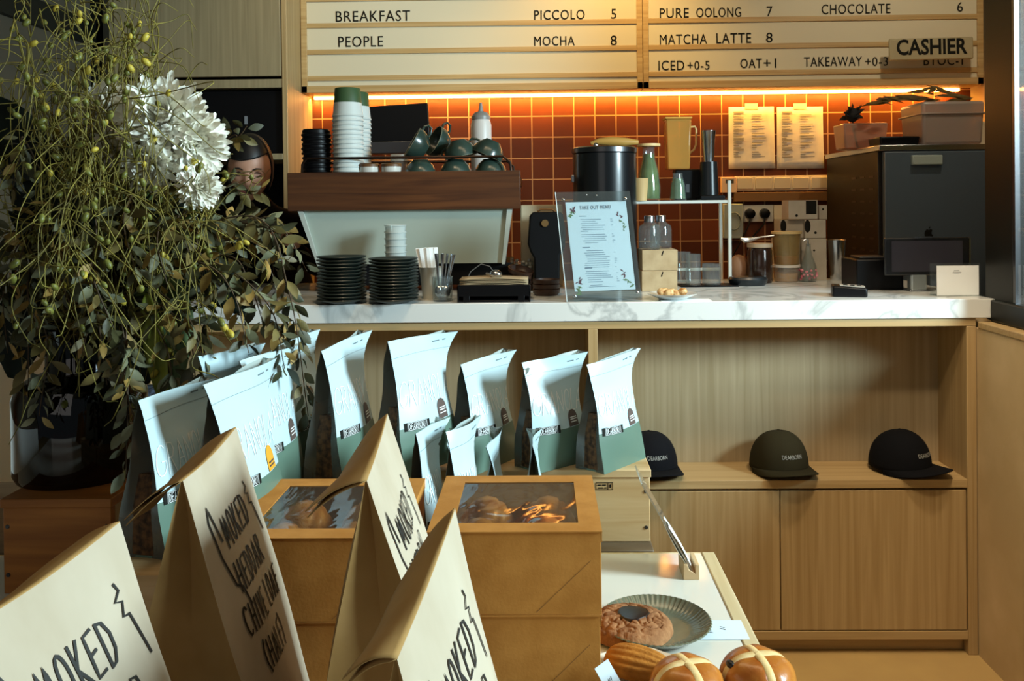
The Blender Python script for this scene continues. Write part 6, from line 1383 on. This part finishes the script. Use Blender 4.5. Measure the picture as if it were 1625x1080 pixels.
# broad leaves
def broad(label, pts, w, m, fold=.3, seed=0, up=(0, -1, .2), wav=.0, cat='leaf', name='broad_leaf'):
    rg = random.Random(seed); path = spline(pts, 6); k = len(path); vs = []
    for i, p in enumerate(path):
        d = (path[min(i+1, k-1)]-path[max(i-1, 0)]).normalized(); s_ = d.cross(Vector(up)).normalized(); n_ = s_.cross(d); tt = i/(k-1); ww = w*.5*(math.sin(PI*(tt**.8)*.97+.03)**.75+.02)
        for j in (-1, -.6, -.25, 0, .25, .6, 1): vs.append(p+s_*ww*j+n_*(abs(j)*fold*ww+wav*ww*math.sin(tt*14+j*2)))
    f = [(7*i+j, 7*i+j+1, 7*i+8+j, 7*i+7+j) for i in range(k-1) for j in range(6)]
    t = thing(name, label, cat, path[0]); MB().add(vs, f).build('blade', m, t, origin=Vector(path[0]), angle=180, solid=.0008)
    MB().tube([MOUTH+Vector((0, 0, -.06)), MOUTH*.5+Vector(path[0])*.5+Vector((0, 0, .02)), path[0]], .003, 6).build('stem', mat('green_stem', '4A5A2C', .6), t, origin=Vector(path[0]))
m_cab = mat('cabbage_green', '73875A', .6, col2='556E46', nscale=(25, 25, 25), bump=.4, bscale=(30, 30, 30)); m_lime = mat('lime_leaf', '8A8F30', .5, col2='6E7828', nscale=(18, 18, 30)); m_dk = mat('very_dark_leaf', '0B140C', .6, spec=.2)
broad('bright crinkled green leaf hanging under the bouquet beside the vase', [at(250, 420, 1.42), at(264, 480, 1.40), at(274, 550, 1.39), at(270, 635, 1.40)], .082, m_cab, .35, 1, wav=.16)
broad('yellow green pointed leaf hanging along the crinkled leaf', [at(232, 465, 1.36), at(246, 530, 1.35), at(255, 590, 1.35), at(262, 652, 1.36)], .034, m_lime, .5, 2)
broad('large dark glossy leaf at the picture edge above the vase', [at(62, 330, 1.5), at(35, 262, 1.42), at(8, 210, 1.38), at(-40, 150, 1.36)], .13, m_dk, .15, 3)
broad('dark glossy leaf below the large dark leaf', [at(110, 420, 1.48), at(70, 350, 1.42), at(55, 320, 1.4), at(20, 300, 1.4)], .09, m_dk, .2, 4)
for k, (pts, w_, lab) in enumerate((([(140, 420, 1.52), (200, 370, 1.50), (260, 350, 1.5), (330, 360, 1.52)], .11, 'added dark leaf for shade deep inside the bouquet under the white flowers'), ([(130, 470, 1.50), (170, 520, 1.45), (215, 560, 1.42), (230, 610, 1.42)], .10, 'added dark leaf for shade hanging behind the vase front branches'), ([(100, 470, 1.50), (60, 480, 1.46), (35, 540, 1.44), (20, 600, 1.44)], .10, 'added dark leaf for shade hanging behind the window side branches'), ([(120, 400, 1.55), (110, 330, 1.56), (120, 270, 1.56), (130, 200, 1.57)], .10, 'added dark leaf for shade standing behind the olive twigs'), ([(150, 450, 1.55), (250, 430, 1.55), (330, 440, 1.55), (400, 500, 1.55)], .10, 'added dark leaf for shade reaching towards the worktop behind the branches'), ([(118, 440, 1.42), (110, 400, 1.36), (118, 360, 1.34), (140, 310, 1.34)], .10, 'added dark leaf for shade in the heart of the bouquet'))):
    broad(lab, [at(*p) for p in pts], w_, m_dk, .2, 10+k)  # added leaves, their dark blades stand in for deep shade within the bouquet
# blue patterned box behind the vase
bb_ = tag(MB().bx(-.018, .018, -.03, .03, 0, .105).build('patterned_box', mat('blue_pattern', '3A4E66', .5, col2='1E2A3A', nscale=(110, 40, 110), lo=.48, hi=.52, detail=0), bevel=.002), 'small dark blue patterned box behind the vase on the crate', 'box'); bb_.location = (X_(231, 680, 1.66), 1.66, ZL)
